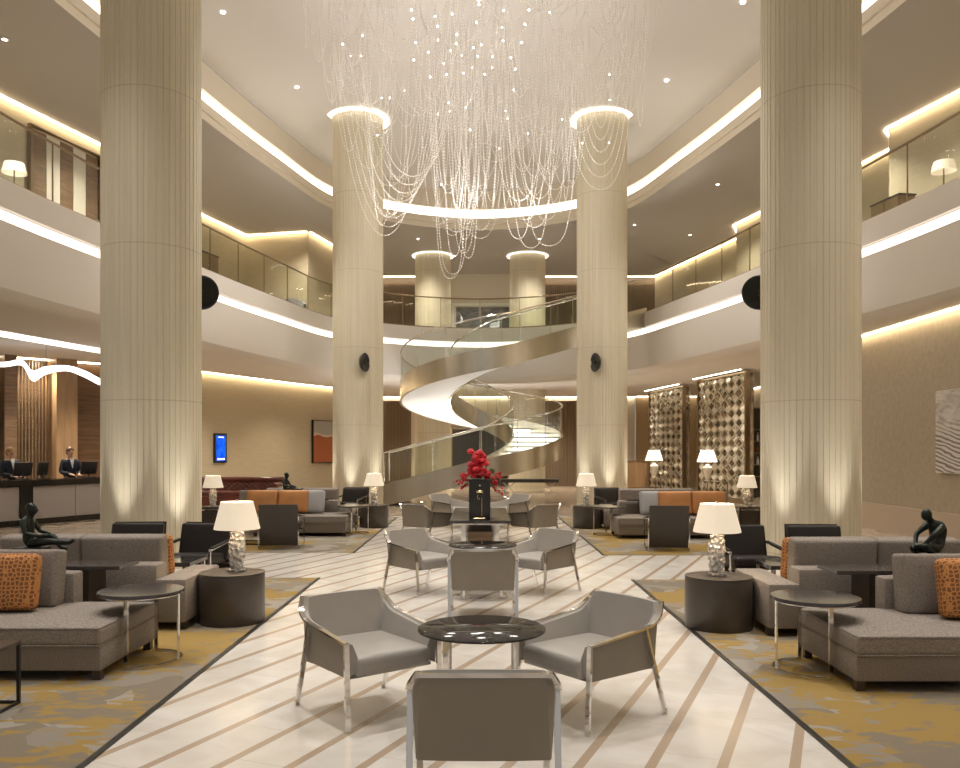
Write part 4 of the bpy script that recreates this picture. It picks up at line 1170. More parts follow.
# red chesterfield
t = thing('chesterfield_sofa', 'oxblood leather chesterfield with tufted back by the beige wall', 'sofa', (-6.95, 22.9, 0), R(0))
W_ = 2.9
mb = MB(); mb.box((0, 0, .27), (W_, .9, .36), bevel=.03); mb.build('base', 'red_leather', t)
mb = MB(); mb.cushion((0, -.05, .50), (W_-.4, .75, .14), r=.04, puff=.1); mb.build('seat', 'red_leather', t)
mb = MB(); rows = []
nx_, nz_ = 64, 16
for j in range(nz_+1):
    z = .46+.40*j/nz_; rows.append([(-W_/2+.12+(W_-.24)*i/nx_, .28+.05*(1-j/nz_)*0 - .045*abs(math.sin(PI*(i/4+j/5.3)))*abs(math.sin(PI*(i/4-j/5.3)))+.10*j/nz_, z) for i in range(nx_+1)])
mb.grid(rows); mb.box((0, .42, .58), (W_-.2, .12, .5)); mb.build('backrest', 'red_leather', t, angle=60)
mb = MB(); mb.tube([(-W_/2, .42, .86), (W_/2, .42, .86)], .09, 14); mb.build('back_roll', 'red_leather', t)
for s_ in (-1, 1):
    mb = MB(); mb.tube([(s_*(W_/2-.08), -.42, .70), (s_*(W_/2-.08), .42, .72)], .10, 14); mb.box((s_*(W_/2-.1), 0, .45), (.16, .86, .5)); mb.build('arm', 'red_leather', t)
    for y in (-.38, .38):
        mb = MB(); mb.lathe([(.03, 0), (.045, .09)], (s_*(W_/2-.12), y, 0), 10); mb.build('foot', 'dark_wood', t)
t['kind'] = 'thing'

# ================================================================== reception
A0, A1 = Vector((-11.35, 16.25, 0)), Vector((-8.85, 21.7, 0))
du = (A1-A0).normalized(); dn = Vector((-du.y, du.x, 0))         # dn points behind the desk
LD = (A1-A0).length; angd = math.atan2(du.y, du.x)
t = thing('reception_desk', 'long reception desk with black stone top and grey panelled front', 'desk', A0, angd)
mb = MB(); mb.box((LD/2, .33, .985), (LD+.1, .80, .07)); mb.box((LD/2, -.04, .93), (LD+.06, .05, .10)); mb.build('worktop', 'granite', t, smooth=False)
mb = MB(); mb.box((LD/2, .40, .47), (LD-.05, .6, .94)); mb.box((LD/2, .06, .06), (LD, .10, .12)); mb.build('carcass', 'granite', t, smooth=False)
x = 0.0; edges = [0.05, 1.15, 2.55, 2.85, 4.0, 5.1, 5.95]
for a, b in zip(edges, edges[1:]):
    if b-a < .5:
        mb = MB(); mb.box(((a+b)/2, .02, .48), (b-a, .10, .93)); mb.build('black_pier', 'granite', t, smooth=False)
    else:
        mb = MB(); mb.box(((a+b)/2, .04, .50), (b-a-.015, .05, .74), bevel=.004); mb.build('front_panel', 'desk_panel', t, smooth=False)
def desk(u, v): return A0+du*u+dn*v
def monitor(u, label, w_=.5, rz=PI):
    p = desk(u, .42)
    t = thing('computer_monitor', label, 'monitor', (p.x, p.y, 1.02), angd+rz, 'monitors on the reception desk')
    mb = MB(); mb.box((0, 0, .24), (w_, .03, .32), bevel=.006, rot=Euler((R(-12), 0, 0))); mb.build('screen_housing', 'black', t, smooth=False)
    mb = MB(); mb.tube([(0, .0, .0), (0, 0, .18)], .02); mb.build('neck', 'black', t)
    mb = MB(); mb.box((0, 0, .008), (.22, .18, .016)); mb.build('foot', 'black', t, smooth=False)
def u_at(px, v):   # where a sight line crosses the desk, measured along it
    k = (px-480)/830; q = A0+dn*v
    return (k*q.y-q.x)/(du.x-k*du.y)
monitor(u_at(23, .42), 'black monitor in front of the fair-haired clerk', .46)
monitor(u_at(43, .42), 'small black monitor between the two clerks', .26)
monitor(u_at(89, .42), 'black monitor beside the clerk nearer the column', .46)
def person(u, v, face, label, hair):
    p = desk(u, v)
    t = thing('person', label, 'person', (p.x, p.y, 0), face)      # faces +y
    J = {'pelvis': ((0, 0, .95), (.16, .11)), 'waist': ((0, .0, 1.10), (.14, .10)), 'chest': ((0, .0, 1.32), (.165, .11)), 'collar': ((0, -.005, 1.45), (.09, .07)), 'neck': ((0, .01, 1.52), .052), 'jaw': ((0, .035, 1.60), (.062, .07)), 'crown': ((0, .025, 1.70), (.072, .085)), 'top': ((0, .015, 1.745), (.045, .05))}
    E = [('pelvis', 'waist'), ('waist', 'chest'), ('chest', 'collar'), ('collar', 'neck'), ('neck', 'jaw'), ('jaw', 'crown'), ('crown', 'top')]
    for s_, n_ in ((-1, 'l'), (1, 'r')):
        J.update({'sh'+n_: ((s_*.17, 0, 1.41), .06), 'el'+n_: ((s_*.235, .03, 1.14), .044), 'wr'+n_: ((s_*.12, .27, 1.10), .03), 'pa'+n_: ((s_*.085, .34, 1.085), (.036, .02)),
                  'hp'+n_: ((s_*.09, 0, .90), .09), 'kn'+n_: ((s_*.10, .01, .49), .06), 'an'+n_: ((s_*.10, -.02, .09), .042), 'to'+n_: ((s_*.11, .13, .04), .038)})
        E += [('chest', 'sh'+n_), ('sh'+n_, 'el'+n_), ('el'+n_, 'wr'+n_), ('wr'+n_, 'pa'+n_), ('pelvis', 'hp'+n_), ('hp'+n_, 'kn'+n_), ('kn'+n_, 'an'+n_), ('an'+n_, 'to'+n_)]
        for q, (dx, L) in enumerate(((-.026, .07), (-.009, .08), (.009, .076), (.026, .06))):
            f1, f2 = 'f%s%da' % (n_, q), 'f%s%db' % (n_, q)
            bx = s_*.085+dx
            J.update({f1: ((bx, .375, 1.08), .009), f2: ((bx-s_*.004, .375+L*.8, 1.062), .008)}); E += [('pa'+n_, f1), (f1, f2)]
        J.update({'th'+n_: ((s_*.048, .345, 1.082), .010), 'tp'+n_: ((s_*.036, .385, 1.068), .009)}); E += [('wr'+n_, 'th'+n_), ('th'+n_, 'tp'+n_)]
    b = skin('body', J, E, 'skin', t, sub=2)
    bm = bmesh.new(); bm.from_mesh(b.data)
    m2 = MB(); m2.bm.free(); m2.bm = bm
    m2.sphere((0, .118, 1.635), .014, 8, 6, (.8, 1.2, 1.6))
    for s_ in (-1, 1): m2.sphere((s_*.078, .02, 1.645), .022, 8, 6, (.4, .8, 1.3))
    for f in bm.faces: f.smooth = True
    bm.to_mesh(b.data); bm.free()
    for s_ in (-1, 1):
        mb = MB(); mb.sphere((s_*.030, .100, 1.66), .011, 8, 6, (1.2, .6, .7)); mb.build('eye', 'black', b)
    mb = MB(); mb.sphere((0, .098, 1.595), .02, 8, 6, (1.2, .5, .3)); mb.build('mouth', 'flower_d', b)
    mb = MB(); mb.sphere((0, .0, 1.70), .098, 16, 10, (.92, 1.0, .85)); mb.sphere((0, -.035, 1.655), .085, 14, 10, (1.0, .85, 1.1)); mb.build('hair', hair, t)
    JJ = {k: (J[k][0], (J[k][1][0]+.022, J[k][1][1]+.022) if isinstance(J[k][1], tuple) else J[k][1]+.02) for k in ('pelvis', 'waist', 'chest', 'shl', 'ell', 'wrl', 'shr', 'elr', 'wrr')}
    JJ['collar'] = ((0, -.01, 1.44), .075)
    skin('jacket', JJ, [('pelvis', 'waist'), ('waist', 'chest'), ('chest', 'collar'), ('chest', 'shl'), ('shl', 'ell'), ('ell', 'wrl'), ('chest', 'shr'), ('shr', 'elr'), ('elr', 'wrr')], 'navy', t, 2)
    JT = {k: (J[k][0], J[k][1]+.02 if not isinstance(J[k][1], tuple) else (J[k][1][0]+.012, J[k][1][1]+.012)) for k in ('pelvis', 'hpl', 'knl', 'anl', 'hpr', 'knr', 'anr')}
    skin('trousers', JT, [('pelvis', 'hpl'), ('hpl', 'knl'), ('knl', 'anl'), ('pelvis', 'hpr'), ('hpr', 'knr'), ('knr', 'anr')], 'navy', t, 1)
    mb = MB(); mb.grid([[(-.05, .09, 1.50), (0, .10, 1.49), (.05, .09, 1.50)], [(-.04, .128, 1.40), (0, .138, 1.40), (.04, .128, 1.40)], [(-.005, .142, 1.24), (0, .144, 1.24), (.005, .142, 1.24)]]); mb.build('shirt_front', 'shirt', t)
    return t
fr = math.atan2(-dn.y, -dn.x)-PI/2
person(u_at(10, 1.0), 1.0, fr-R(5), 'fair-haired clerk in a navy suit at the reception desk, nearer the picture edge', 'hair_b')
person(u_at(70, 1.0), 1.0, fr-R(15), 'brown-haired clerk in a navy suit at the reception desk, beside the column', 'hair')
# wavy light over the desk
t = thing('pendant_light', 'white wavy ribbon light hanging over the reception desk', 'light', (-10.2, 20.0, 3.55))
prof = [(0, .10, .12), (.6, .12, .12), (1.11, .14, .12), (1.45, .19, .14), (1.66, -.08, .26), (1.92, .05, .20), (2.34, .12, .14), (2.71, .01, .16), (3.14, -.18, .16), (3.6, -.12, .12), (4.4, .06, .12)]
cp = catmull(prof, 6)
mb = MB(); mb.grid([[(-1.9+p.x*.9, -1.2+p.x*.55+.05*math.sin(p.x*3), p.y*1.1+q*max(.06, p.z)*.95) for p in cp] for q in (-.5, .5)]+[[(-1.95+p.x*.9, -1.13+p.x*.55, p.y*1.1+q*max(.06, p.z)*.95) for p in cp] for q in (.5, -.5)], closed_u=True)
mb.build('ribbon', 'ribbon', t)
mb = MB()
for k in (0.1, .5, .9):
    p = cp[int(k*(len(cp)-1))]; mb.tube([(-1.92+p.x*.9, -1.17+p.x*.55, p.y), (-1.92+p.x*.9, -1.17+p.x*.55, ZS-3.55)], .004, 4)
mb.build('suspension_wire', 'black_metal', t)

# ================================================================== things on the walls
def wallthing(name, label, cat, pos, ang, group=None): return thing(name, label, cat, pos, ang, group)
def wall_pos(a, b, px, off):
    a = Vector((*a, 0)); b = Vector((*b, 0)); d = b-a; k = (px-480)/830
    tt = (k*a.y-a.x)/(d.x-k*d.y); p = a+d*tt; n = Vector((-d.y, d.x, 0)).normalized()
    q = p+n*off; return q, math.atan2(d.y, d.x)+PI    # local -y faces the room
p, a = wall_pos((-7.0, 31.4), (-8.95, 26.6), 219, .05)
t = wallthing('wall_screen', 'bright blue portrait information screen on the beige wall', 'screen', (p.x, p.y, 1.76), a)
mb = MB(); mb.box((0, 0, 0), (.60, .06, .98), bevel=.006); mb.build('bezel', 'black', t, smooth=False)
mb = MB(); mb.box((0, -.032, .0), (.46, .006, .84)); mb.build('display', 'bluescreen', t, smooth=False)
mb = MB(); mb.box((0, -.037, -.36), (.34, .004, .05)); mb.box((0, -.037, .36), (.25, .004, .03)); mb.build('white_caption_bar', 'ribbon', t, smooth=False)
p, a = wall_pos((-5.9, 33.5), (-7.0, 31.4), 324, .05)
t = wallthing('painting', 'abstract canvas, cream over burnt orange, in a thin black frame', 'painting', (p.x, p.y, 2.03), a)
mb = MB(); mb.box((0, 0, 0), (1.5, .05, 1.62)); mb.build('canvas', 'abstract', t, smooth=False)
mb = MB(); mb.bar([(-.77, -.01, -.83), (.77, -.01, -.83), (.77, -.01, .83), (-.77, -.01, .83)], .04, .09, closed=True, up=(0, 1, 0)); mb.build('frame', 'black_metal', t, smooth=False)
t = wallthing('framed_print', 'pale grey rippled dune picture on the taupe wall', 'picture', (8.40, 13.65, 2.03), R(-90))
mb = MB(); mb.box((0, 0, 0), (3.2, .06, 1.48)); mb.build('print', 'dunes', t, smooth=False)
mb = MB(); mb.box((0, .02, 0), (3.22, .05, 1.5)); mb.build('frame', 'white', t, smooth=False)
t = wallthing('framed_print', 'dark grey panoramic picture in a white surround on the far mezzanine wall', 'picture', (.12, 38.52, 7.45), 0)
mb = MB(); mb.box((0, 0, 0), (2.45, .05, 1.75)); mb.build('print', 'greyart', t, smooth=False)
mb = MB(); mb.bar([(-1.36, 0, -1.0), (1.36, 0, -1.0), (1.36, 0, 1.0), (-1.36, 0, 1.0)], .16, .08, closed=True, up=(0, 1, 0)); mb.build('frame', 'white', t, smooth=False)
# panelled opening on the reception-side mezzanine
MA, MBp = (-10.2, 22.3), (-11.1, 19.2)
t = thing('wall_panel', 'bronze framed panel of brown and cream bands on the mezzanine', 'panel', (-10.53, 21.07, ZSL), math.atan2(3.1, .9))
for k in range(5):
    mb = MB(); mb.box((-.88+k*.44, -.03, 1.65), (.43, .04, 3.2)); mb.build('band', 'wall_cream' if k % 2 else 'wood', t, smooth=False)
mb = MB(); mb.bar([(-1.15, -.05, .05), (1.15, -.05, .05), (1.15, -.05, 3.32), (-1.15, -.05, 3.32)], .10, .1, closed=True, up=(0, 1, 0)); mb.build('frame', 'bronze_metal', t, smooth=False)
# brown doors on the other mezzanine side
for x, y, lb in ((9.68, 28.6, 'nearer'), (9.94, 27.55, 'farther')):
    pass
for i, (yy, lb) in enumerate(((26.6, 'brown mezzanine door nearer the lit wall jog'), (27.9, 'brown mezzanine door nearer the staircase head'))):
    x0 = 10.9+(9.6-10.9)*(yy-23.8)/(28.9-23.8)
    t = thing('mezzanine_door', lb, 'door', (x0-.07, yy, ZSL), math.atan2(5.1, -1.3))
    t['kind'] = 'thing'
    mb = MB(); mb.box((0, 0, 1.25), (.8, .06, 2.5)); mb.build('leaf', 'wood', t, smooth=False)
    mb = MB(); mb.bar([(-.46, .0, .0), (-.46, 0, 2.56), (.46, 0, 2.56), (.46, 0, 0)], .09, .10, up=(0, 1, 0)); mb.build('frame', 'bronze_metal', t, smooth=False)
    mb = MB(); mb.tube([(.3, .06, .95), (.3, .06, 1.2)], .015); mb.build('handle', 'chrome', t)
# cabinets and lounge pieces up on the mezzanine
def cabinet(loc, rz, label):
    t = thing('low_cabinet', label, 'cabinet', loc, rz); t.scale = (.8, .8, .75)
    mb = MB(); mb.box((0, 0, .48), (1.1, .45, .86)); mb.build('body', 'wood', t, smooth=False)
    mb = MB(); mb.box((0, 0, .93), (1.16, .5, .04)); mb.build('top', 'dark_wood', t, smooth=False)
    for k in (-.275, .275):
        mb = MB(); mb.box((k, -.235, .48), (.52, .02, .8)); d = mb.build('door', 'bronze_metal', t, smooth=False)
        mb = MB(); mb.sphere((k*.15, -.255, .5), .02); mb.build('knob', 'gold', d)
    mb = MB(); mb.box((0, .02, .025), (1.0, .38, .05)); mb.build('plinth', 'dark_wood', t, smooth=False)
cabinet((-7.35, 22.0, ZSL), R(75), 'brown cabinet behind the reception-side balcony glass')
cabinet((8.6, 17.3, ZSL), R(-80), 'brown cabinet behind the balcony glass over the dune-picture wall')
def tub(loc, rz, label):
    t = thing('tub_chair', label, 'chair', loc, rz)
    mb = MB(); rows = []
    for k in range(17):
        a = R(-20+220*k/16); zt = .55+.27*max(0, math.sin(a))
        rows.append([(.42*math.cos(a), .42*math.sin(a), .08), (.44*math.cos(a), .44*math.sin(a), zt), (.36*math.cos(a), .36*math.sin(a), zt), (.34*math.cos(a), .34*math.sin(a), .3)])
    mb.grid(rows); mb.build('shell', 'fabric_lt', t)
    mb = MB(); mb.lathe([(.33, .1), (.35, .3), (.33, .42), (.0, .44)], seg=24); mb.build('seat', 'fabric_lt', t)
    mb = MB(); mb.lathe([(.25, 0), (.25, .1)], seg=20); mb.build('base', 'dark_wood', t)
tub((-6.45, 28.7, ZSL), R(20), 'pale tub chair behind the balcony glass beside the staircase-side column')
tub((-7.5, 27.4, ZSL), R(60), 'pale tub chair behind the balcony glass, farther from the columns')
def floor_lamp(loc, label):
    t = thing('floor_lamp', label, 'lamp', loc)
    mb = MB(); mb.lathe([(.16, 0), (.16, .02), (.02, .03), (.015, 1.6)], seg=20); mb.build('stand', 'bronze_metal', t)
    mb = MB(); mb.lathe([(.25, 1.5), (.20, 1.72)], seg=32, cap=False); mb.build('lamp_shade', 'shade', t)
floor_lamp((-10.1, 18.0, ZSL), 'floor lamp with pale shade behind the reception-side balcony glass')
floor_lamp((10.0, 17.9, ZSL), 'floor lamp with pale shade behind the balcony glass over the dune-picture wall')

# ================================================================== lattice screens, consoles and lamps
def lattice(p0, p1, label, nx_):
    p0, p1 = Vector((*p0, 0)), Vector((*p1, 0)); d = p1-p0; L = d.length
    t = thing('lattice_screen', label, 'screen', p0, math.atan2(d.y, d.x), 'mirrored lattice screens')
    H = ZS-.06; nz = 13; cw, ch = L/nx_, H/nz
    mb = MB()
    for i in range(nx_):
        for j in range(nz):
            x, z = (i+.5)*cw, (j+.5)*ch
            # diamond frame with pinched (ogee) sides
            P = []
            for (ax, az), (bx, bz) in (((0, -1), (1, 0)), ((1, 0), (0, 1)), ((0, 1), (-1, 0)), ((-1, 0), (0, -1))):
                for u in (0, .33, .67):
                    xx, zz = ax+(bx-ax)*u, az+(bz-az)*u; q = 1-.14*math.sin(PI*u)
                    P.append((x+xx*cw*.5*q, 0, z+zz*ch*.5*q))
            mb.bar(P, .045, .05, closed=True, up=(0, 1, 0))
    nf = len(mb.bm.faces); rnd = random.Random(5)
    for i in range(nx_):
        for j in range(nz):
            x, z = (i+.5)*cw, (j+.5)*ch
            tx, tz = rnd.uniform(-.05, .05), rnd.uniform(-.05, .05)
            V = [(x-cw*.28, .0+tx, z), (x, tz, z-ch*.34), (x+cw*.28, -tx, z), (x, -tz, z+ch*.34)]
            mb.grid([[V[0], V[1]], [V[3], V[2]]])
            mb.grid([[(a, b+.012, c) for a, b, c in (V[0], V[1])], [(a, b+.012, c) for a, b, c in (V[3], V[2])]])
    mb.bm.faces.ensure_lookup_table()
    for f in mb.bm.faces[nf:]: f.material_index = 1
    lo = mb.build('lattice', 'screen_metal', t, smooth=False); lo.data.materials.append(M['lozenge'])
    for x in (0, L):
        mb = MB(); mb.box((x, 0, H/2), (.08, .14, H)); mb.build('post', 'bronze_metal', t, smooth=False)
    mb = MB(); mb.box((L/2, 0, .08), (L, .14, .16)); mb.build('bottom_rail', 'bronze_metal', t, smooth=False)
    mb = MB(); mb.box((L/2, 0, H-.03), (L, .14, .06)); mb.build('top_rail', 'bronze_metal', t, smooth=False)
    mb = MB(); mb.box((L/2, -.22, .02+H/2), (L, .02, H-.1)); mb.build('backing', 'screen_back', t, smooth=False)
    c = MB(); nrm = Vector((-d.y, d.x, 0)).normalized(); m = (p0+p1)/2+nrm*.22
    c.box((m.x, m.y, ZS-.01), (L, .06, .02), math.atan2(d.y, d.x)); o = struct(c, 'trim_30', 'cove', smooth=False)
# the room lies on the -x side: run away from the camera so that the local +y (left of travel) faces the room
def scr(p0, p1, label, n): lattice(p0, p1, label, n)
lattice((8.3, 25.8), (7.76, 29.4), 'mirrored lattice screen behind the nearer cream urn lamp', 7)
lattice((7.77, 31.6), (7.23, 35.3), 'mirrored lattice screen behind the farther cream urn lamp', 7)
def glass_console(loc, rz, label):
    t = thing('glass_console', label, 'table', loc, rz, 'glass consoles before the screens')
    mb = MB(); mb.box((0, 0, .71), (1.5, .45, .02)); mb.build('top', 'clear_glass', t, smooth=False)
    mb = MB(); mb.box((0, 0, .3), (1.3, .4, .02)); mb.build('shelf', 'clear_glass', t, smooth=False)
    for a in (-.7, .7):
        for b in (-.19, .19):
            mb = MB(); mb.box((a, b, .35), (.03, .03, .70)); mb.build('leg', 'bronze_metal', t, smooth=False)
def urn_lamp(loc, label):
    t = thing('urn_lamp', label, 'lamp', loc, 0, 'cream urn lamps')
    mb = MB(); mb.lathe([(.10, 0), (.10, .03), (.05, .05), (.06, .09), (.13, .26), (.155, .38), (.13, .45), (.06, .48), (.05, .53)], seg=28); mb.build('urn_base', 'ceramic', t, angle=60)
    mb = MB(); mb.tube([(0, 0, .52), (0, 0, .9)], .012); mb.build('stem', 'gold', t)
    mb = MB(); mb.lathe([(.32, .60), (.20, .98)], seg=40, cap=False); mb.build('lamp_shade', 'shade_b', t)
glass_console((7.35, 26.35, 0), R(100), 'glass console before the nearer lattice screen'); urn_lamp((7.17, 26.2, .72), 'cream urn lamp with glowing shade before the nearer lattice screen')
glass_console((6.4, 29.8, 0), R(100), 'glass console before the farther lattice screen'); urn_lamp((6.22, 29.65, .72), 'cream urn lamp with glowing shade before the farther lattice screen')
t = thing('wood_cabinet', 'plain light-brown wooden cabinet beyond the farther lattice screen', 'cabinet', (6.75, 36.8, 0), R(15))
mb = MB(); mb.box((0, 0, .62), (1.1, .6, 1.16)); mb.build('body', 'wood_light', t, smooth=False)
mb = MB(); mb.box((0, 0, 1.22), (1.16, .66, .04)); mb.build('top', 'wood', t, smooth=False)
mb = MB(); mb.box((0, 0, .02), (1.0, .5, .04)); mb.build('plinth', 'dark_wood', t, smooth=False)
# bar shelf with bottles
t = thing('bar_shelf', 'dark bar shelving holding bottles beside the nearer lattice screen', 'shelf', (9.8, 29.6, 0), R(-20))
mb = MB(); mb.box((.0, .22, 1.6), (2.2, .06, 3.2)); mb.build('back_panel', 'dark_wood', t, smooth=False)
for k in range(5):
    mb = MB(); mb.box((0, 0, .75+.42*k), (2.2, .4, .03)); mb.build('shelf_board', 'wood', t, smooth=False)
for x in (-1.1, 1.1):
    mb = MB(); mb.box((x, 0, 1.6), (.06, .46, 3.2)); mb.build('side_panel', 'dark_wood', t, smooth=False)
M['bottle'] = principled('amber_bottle', (.20, .08, .02, 1), .1); M['bottle2'] = principled('pale_bottle', (.6, .58, .52, 1), .1)
k = 0
for lv in range(2, 5):
    for i in range(7):
        x = -.9+.25*i
        lx, ly = math.cos(R(-20))*x+9.8, math.sin(R(-20))*x+29.6
        mb = MB(); mb.lathe([(.04, 0), (.042, .01), (.042, .18), (.015, .23), (.015, .30)], seg=12)
        o = mb.build('bottle', 'bottle' if (i+lv) % 2 else 'bottle2', loc=(lx, ly, .767+.42*(lv-1)))
        tag(o, 'bottle standing on the dark bar shelving beside the nearer lattice screen', 'bottle', 'bottles on the bar shelving')
# long black table behind the stair
t = thing('black_table', 'long black table with crossed metal legs behind the staircase', 'table', (1.95, 33.0, 0))
mb = MB(); mb.box((0, 0, .48), (2.3, .7, .13)); mb.build('top', 'black_metal', t, smooth=False)
for x in (-.8, .8):
    mb = MB(); mb.bar([(x-.25, 0, 0), (x+.25, 0, .42)], .05, .03); mb.build('leg', 'chrome', t, smooth=False)
    mb = MB(); mb.bar([(x+.25, .03, 0), (x-.25, .03, .42)], .05, .03); mb.build('leg', 'chrome', t, smooth=False)

# ================================================================== chandelier
def chandelier():
    t = thing('chandelier', 'huge cascading chandelier of looped crystal strands under the dome', 'chandelier', (0, 19.0, 11.42))
    rnd = random.Random(21)
    S = []
    def strand(a, b, low, r=.0125, gap=.062):
        a, b = Vector(a), Vector(b); sag = min(a.z, b.z)-low; pts = []
        D = (b-a).length; n = max(8, int((D+2*sag)*1.0/gap)); K = max(1.5, min(6, sag*1.1)) if D < 2 else 2.2
        ch = math.cosh(K)-1
        prev = None; acc = 0; fine = n*4
        for i in range(fine+1):
            u = i/fine*2-1
            y = (math.cosh(K*u)-1)/ch
            p = a.lerp(b, i/fine); top = a.z+(b.z-a.z)*i/fine
            p.z = low + (top-low)*y
            if prev is None: pts.append(p); acc = 0
            else:
                acc += (p-prev).length
                if acc >= gap: pts.append(p); acc = 0
            prev = p
        S.append((pts, r))
    z = 0
    def ell(rx, ry, a): return Vector((rx*math.cos(a), ry*math.sin(a), rnd.uniform(-.05, .02)))
    # deep centre loops
    for k in range(13):
        x = rnd.uniform(-.85, .15); wd = rnd.uniform(.5, 1.0); y = rnd.uniform(-.8, .8)
        strand((x-wd/2, y, 0), (x+wd/2, y+rnd.uniform(-.4, .4), 0), -5.75+2.2*(k/13)**1.0)
    for k in range(9):
        x = rnd.uniform(.9, 1.7); wd = rnd.uniform(.9, 1.5); y = rnd.uniform(.0, 1.6)
        strand((x-wd/2, y, 0), (x+wd/2, y+rnd.uniform(-.4, .4), 0), -4.9+1.6*k/9)
    for k in range(8):      # the big loops towards the staircase-side column
        strand((-3.5+.09*k, .8+.1*k, 0), (-1.1+.1*k, 1.2, 0), -4.55+.22*k)
    for k in range(7):      # loops in front of the lattice-side column
        strand((1.9+.14*k, .2+.15*k, 0), (3.7-.1*k, .8, 0), -3.6+.32*k)
    for k in range(60):     # the dense middle curtain
        x = rnd.uniform(-2.6, 2.3); wd = rnd.uniform(.35, 1.5); y = rnd.uniform(-2.5, 2.6); a = rnd.uniform(-.7, .7)
        strand((x-wd/2*math.cos(a), y-wd/2*math.sin(a), 0), (x+wd/2*math.cos(a), y+wd/2*math.sin(a), 0), -rnd.uniform(1.8, 4.4))
    for k in range(92):     # the shallow outer swags
        a = 2*PI*k/92; q = rnd.uniform(.75, 1.0)
        strand(ell(4.0*q, 4.1*q, a), ell(4.0*q, 4.1*q, a+rnd.uniform(.25, .75)), -rnd.uniform(.5, 2.6))
    def beaded(mb, pts, r):
        rows = []
        for i, p in enumerate(pts):
            d = (pts[min(i+1, len(pts)-1)]-pts[max(i-1, 0)]).normalized()
            u = d.cross(Vector((.31, .95, .05))).normalized(); v = d.cross(u)
            h = r*1.2
            for q, rr in ((-h, .18), (0, 1.0), (h, .18)):
                rows.append([p+d*q+(u*math.cos(a)+v*math.sin(a))*r*rr for a in (0, PI/2, PI, 3*PI/2)])
        mb.grid(rows, closed_v=True)
    deep = set(range(37))
    def rad(i): return .017 if i in deep else .0135
    sel = [i for i in range(len(S)) if i in deep or i % 2 == 0][:96]
    for i in sel:
        mb = MB(); beaded(mb, S[i][0], rad(i)); mb.build('crystal_strand', 'bead', t, smooth=False)
    mb = MB()
    for i in range(len(S)):
        if i not in sel: beaded(mb, S[i][0], rad(i))
    o = mb.build('crystal_strand', 'bead', t, smooth=False); o['kind'] = 'stuff'
    for j, x in enumerate((-1.75, -1.15, -.6, 0, .55, 1.1)):
        for k in range(7):
            y = -2.6+.72*k+rnd.uniform(-.05, .05)
            mb = MB(); mb.sphere((x*(1-.05*k)+rnd.uniform(-.12, .12), y+rnd.uniform(-.15, .15), -.12-.25*rnd.random()), .019, 8, 6); mb.build('light_point', 'led_sparkle', t)
    for k in range(34):  # sparkle on the crystals put in as glowing dots, along with strand LEDs
        pts = rnd.choice(S)[0]; p = rnd.choice(pts)
        mb = MB(); mb.sphere(p, rnd.uniform(.012, .018), 6, 5); mb.build('light_point', 'led_sparkle', t)
    return t
chandelier()

# ================================================================== downlights
def downlight(x, y, z, lb, e=0, spot=75):
    t = thing('downlight', 'small round ceiling downlight '+lb, 'light', (x, y, z))
    mb = MB(); mb.lathe([(.05, 0), (.075, -.004), (.075, -.012), (.05, -.012)], seg=24, cap=False); mb.build('trim_ring', 'white', t, angle=50)
    mb = MB(); mb.lathe([(.001, -.006), (.05, -.006)], seg=20, cap=False); mb.build('lens', 'downlight', t)
    if e: lamp('SPOT', (x, y, z-.06), e, (1, .88, .72), .08, (0, 0, 0), spot, .7)
zd = 11.40
downlight(-5.7, 18.4, zd, 'in the dome beside the column nearest reception')
downlight(5.7, 18.0, zd, 'in the dome beside the column nearest the dune picture')
downlight(-4.9, 22.2, zd, 'in the dome between the reception-side pair of columns')
downlight(4.9, 21.8, zd, 'in the dome between the dune-picture-side pair of columns')
for x, y, lb in ((-9.45, 16.5, 'over the reception-side mezzanine panel'), (5.6, 30.1, 'over the balcony nearest the lattice-side column'), (7.97, 31.5, 'over the brown mezzanine doors'), (7.3, 25.5, 'over the mezzanine between the column and the lit wall jog'), (-2.4, 32.1, 'over the far balcony beside the rear column, staircase-foot side'), (2.3, 32.1, 'over the far balcony beside the rear column, staircase-head side')):
    downlight(x, y, ZU-.005, lb)
# lamps in the dome and its hidden fittings
for x, y, e in ((-5.7, 18.2, 1), (5.7, 18.2, 1), (-4.9, 22, 1), (4.9, 22, 1), (-5.6, 9.5, 1.3), (5.6, 9.5, 1.3), (-5.6, 5, 1.3), (5.6, 5, 1.3), (-2.8, 7.5, 1.2), (2.8, 7.5, 1.2), (0, 3.6, 1), (0, 9.5, 1.2), (0, 14, 1.1), (-2.9, 14, 1.1), (2.9, 14, 1.1), (0, 26, 1)):
    lamp('SPOT', (x, y, 11.2), 720*e, (1, .965, .91), .25, (0, 0, 0), 62, .7)
# the chandelier's own light
for x, y, z_ in ((-2.4, 18.2, 8.6), (2.4, 18.2, 8.6), (0, 21.2, 8.2), (0, 15.8, 8.6), (-.4, 18.6, 7.4), (1.2, 20, 7.6), (-2.2, 20.5, 7.8)):
    lamp('POINT', (x, y, z_), 62, (1, .96, .91), .3)
# table lamps
for o in list(bpy.data.objects):
    if o.type == 'EMPTY' and o.name.split('.')[0] == 'table_lamp':
        lamp('POINT', (o.location.x, o.location.y, o.location.z+.56), 12, (1, .80, .55), .05)
    if o.type == 'EMPTY' and o.name.split('.')[0] == 'urn_lamp':
        lamp('POINT', (o.location.x, o.location.y, o.location.z+.80), 25, (1, .85, .62), .05)
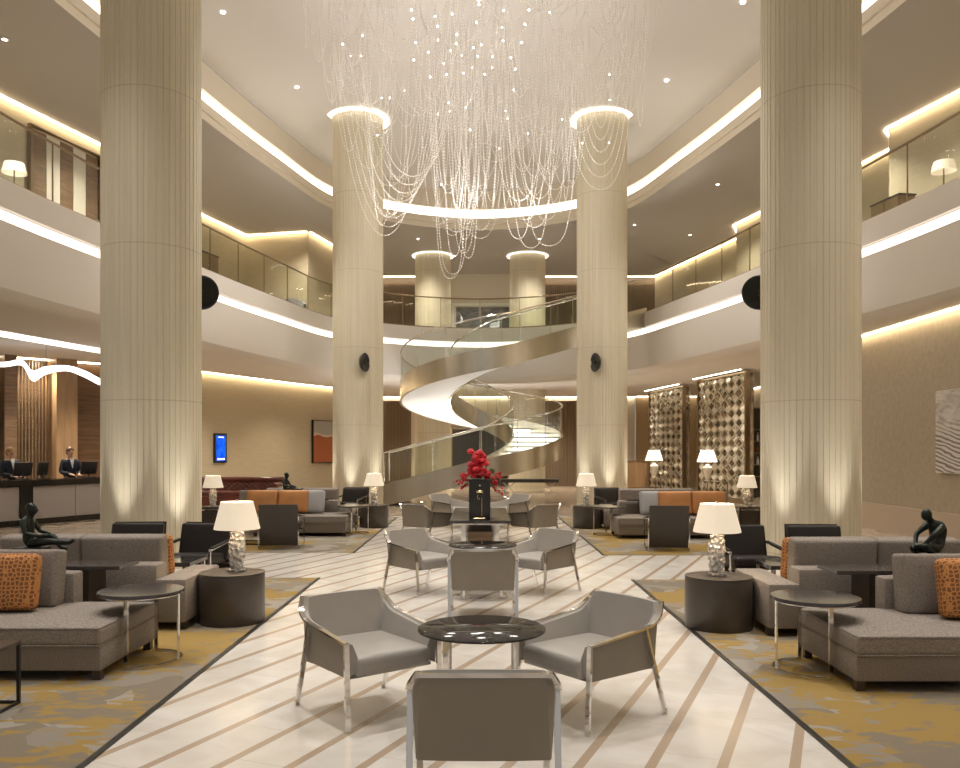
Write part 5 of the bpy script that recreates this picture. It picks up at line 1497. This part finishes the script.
# unseen lamps below the lower soffit; screen ones added to brighten the lattice
for x, y, e in ((-10.6, 20.9, 480), (-12, 22.5, 420), (-14, 19, 350), (-9.2, 23.6, 350), (-6.9, 25.3, 420), (-5.6, 29.2, 350), (7.4, 21, 300), (7.0, 25.6, 600), (6.4, 30, 600), (9.6, 26.6, 400), (9.3, 33, 500), (-1, 35.5, 600), (3, 36.5, 700), (-4, 36, 500), (6.3, 35, 500), (1, 32.5, 400)):
    lamp('SPOT', (x, y, ZS-.03), e, (1, .89, .72), .12, (0, 0, 0), 125, .8)
# mezzanine fittings
for x, y, e in ((-10.3, 14.5, 520), (-9.6, 17, 520), (-9.0, 20.5, 520), (-8.5, 24, 520), (-8.0, 27.5, 520), (-6.2, 29.8, 500), (10.2, 14.5, 520), (9.4, 18, 520), (9.2, 21.2, 520), (8.9, 25, 520), (8.2, 28.5, 520), (8, 32.5, 800), (-2.4, 32.4, 700), (2.3, 32.4, 700), (-4, 36, 520), (0, 36, 700), (4.5, 36, 520)):
    lamp('SPOT', (x, y, ZU-.05), e, (1, .93, .78), .15, (0, 0, 0), 130, .8)
# made-up floor uplights, added to brighten the staircase underside
for x, y in ((-1.9, 27.0), (-1.2, 29.6), (.9, 29.9)):
    t = thing('added_uplight', 'small added floor uplight brightening the spiral staircase underside', 'light', (x, y, 0), 0, 'added uplights under the staircase')
    mb = MB(); mb.lathe([(.09, 0), (.09, .012), (.06, .012)], seg=20, cap=False); mb.build('trim_ring', 'chrome', t, angle=40)
    mb = MB(); mb.lathe([(.001, .01), (.06, .01)], seg=16, cap=False); mb.build('lens', 'downlight', t)
    lamp('SPOT', (x, y, .04), 270, (1, .97, .92), .05, Euler((PI, 0, 0)), 130, .8)

# everything that stands on a carpet rests on its pile
CARP = [(-7.4, -2.135, 2.2, 11.0), (1.99, 7.4, 2.2, 10.85), (-7.0, -2.09, 13.75, 20.9), (1.99, 7.0, 13.4, 20.9)]
for o in COL.objects:
    if o.parent is None and o.get('category') and o.get('category') not in ('carpet', 'column', 'loudspeaker') and o.location.z < 1.3 and o.name.split('.')[0] not in ('lounge_chair', 'glass_table', 'long_table', 'flower_vase', 'flower_arrangement'):
        if any(a <= o.location.x <= b and c <= o.location.y <= d for a, b, c, d in CARP): o.location.z += .0085
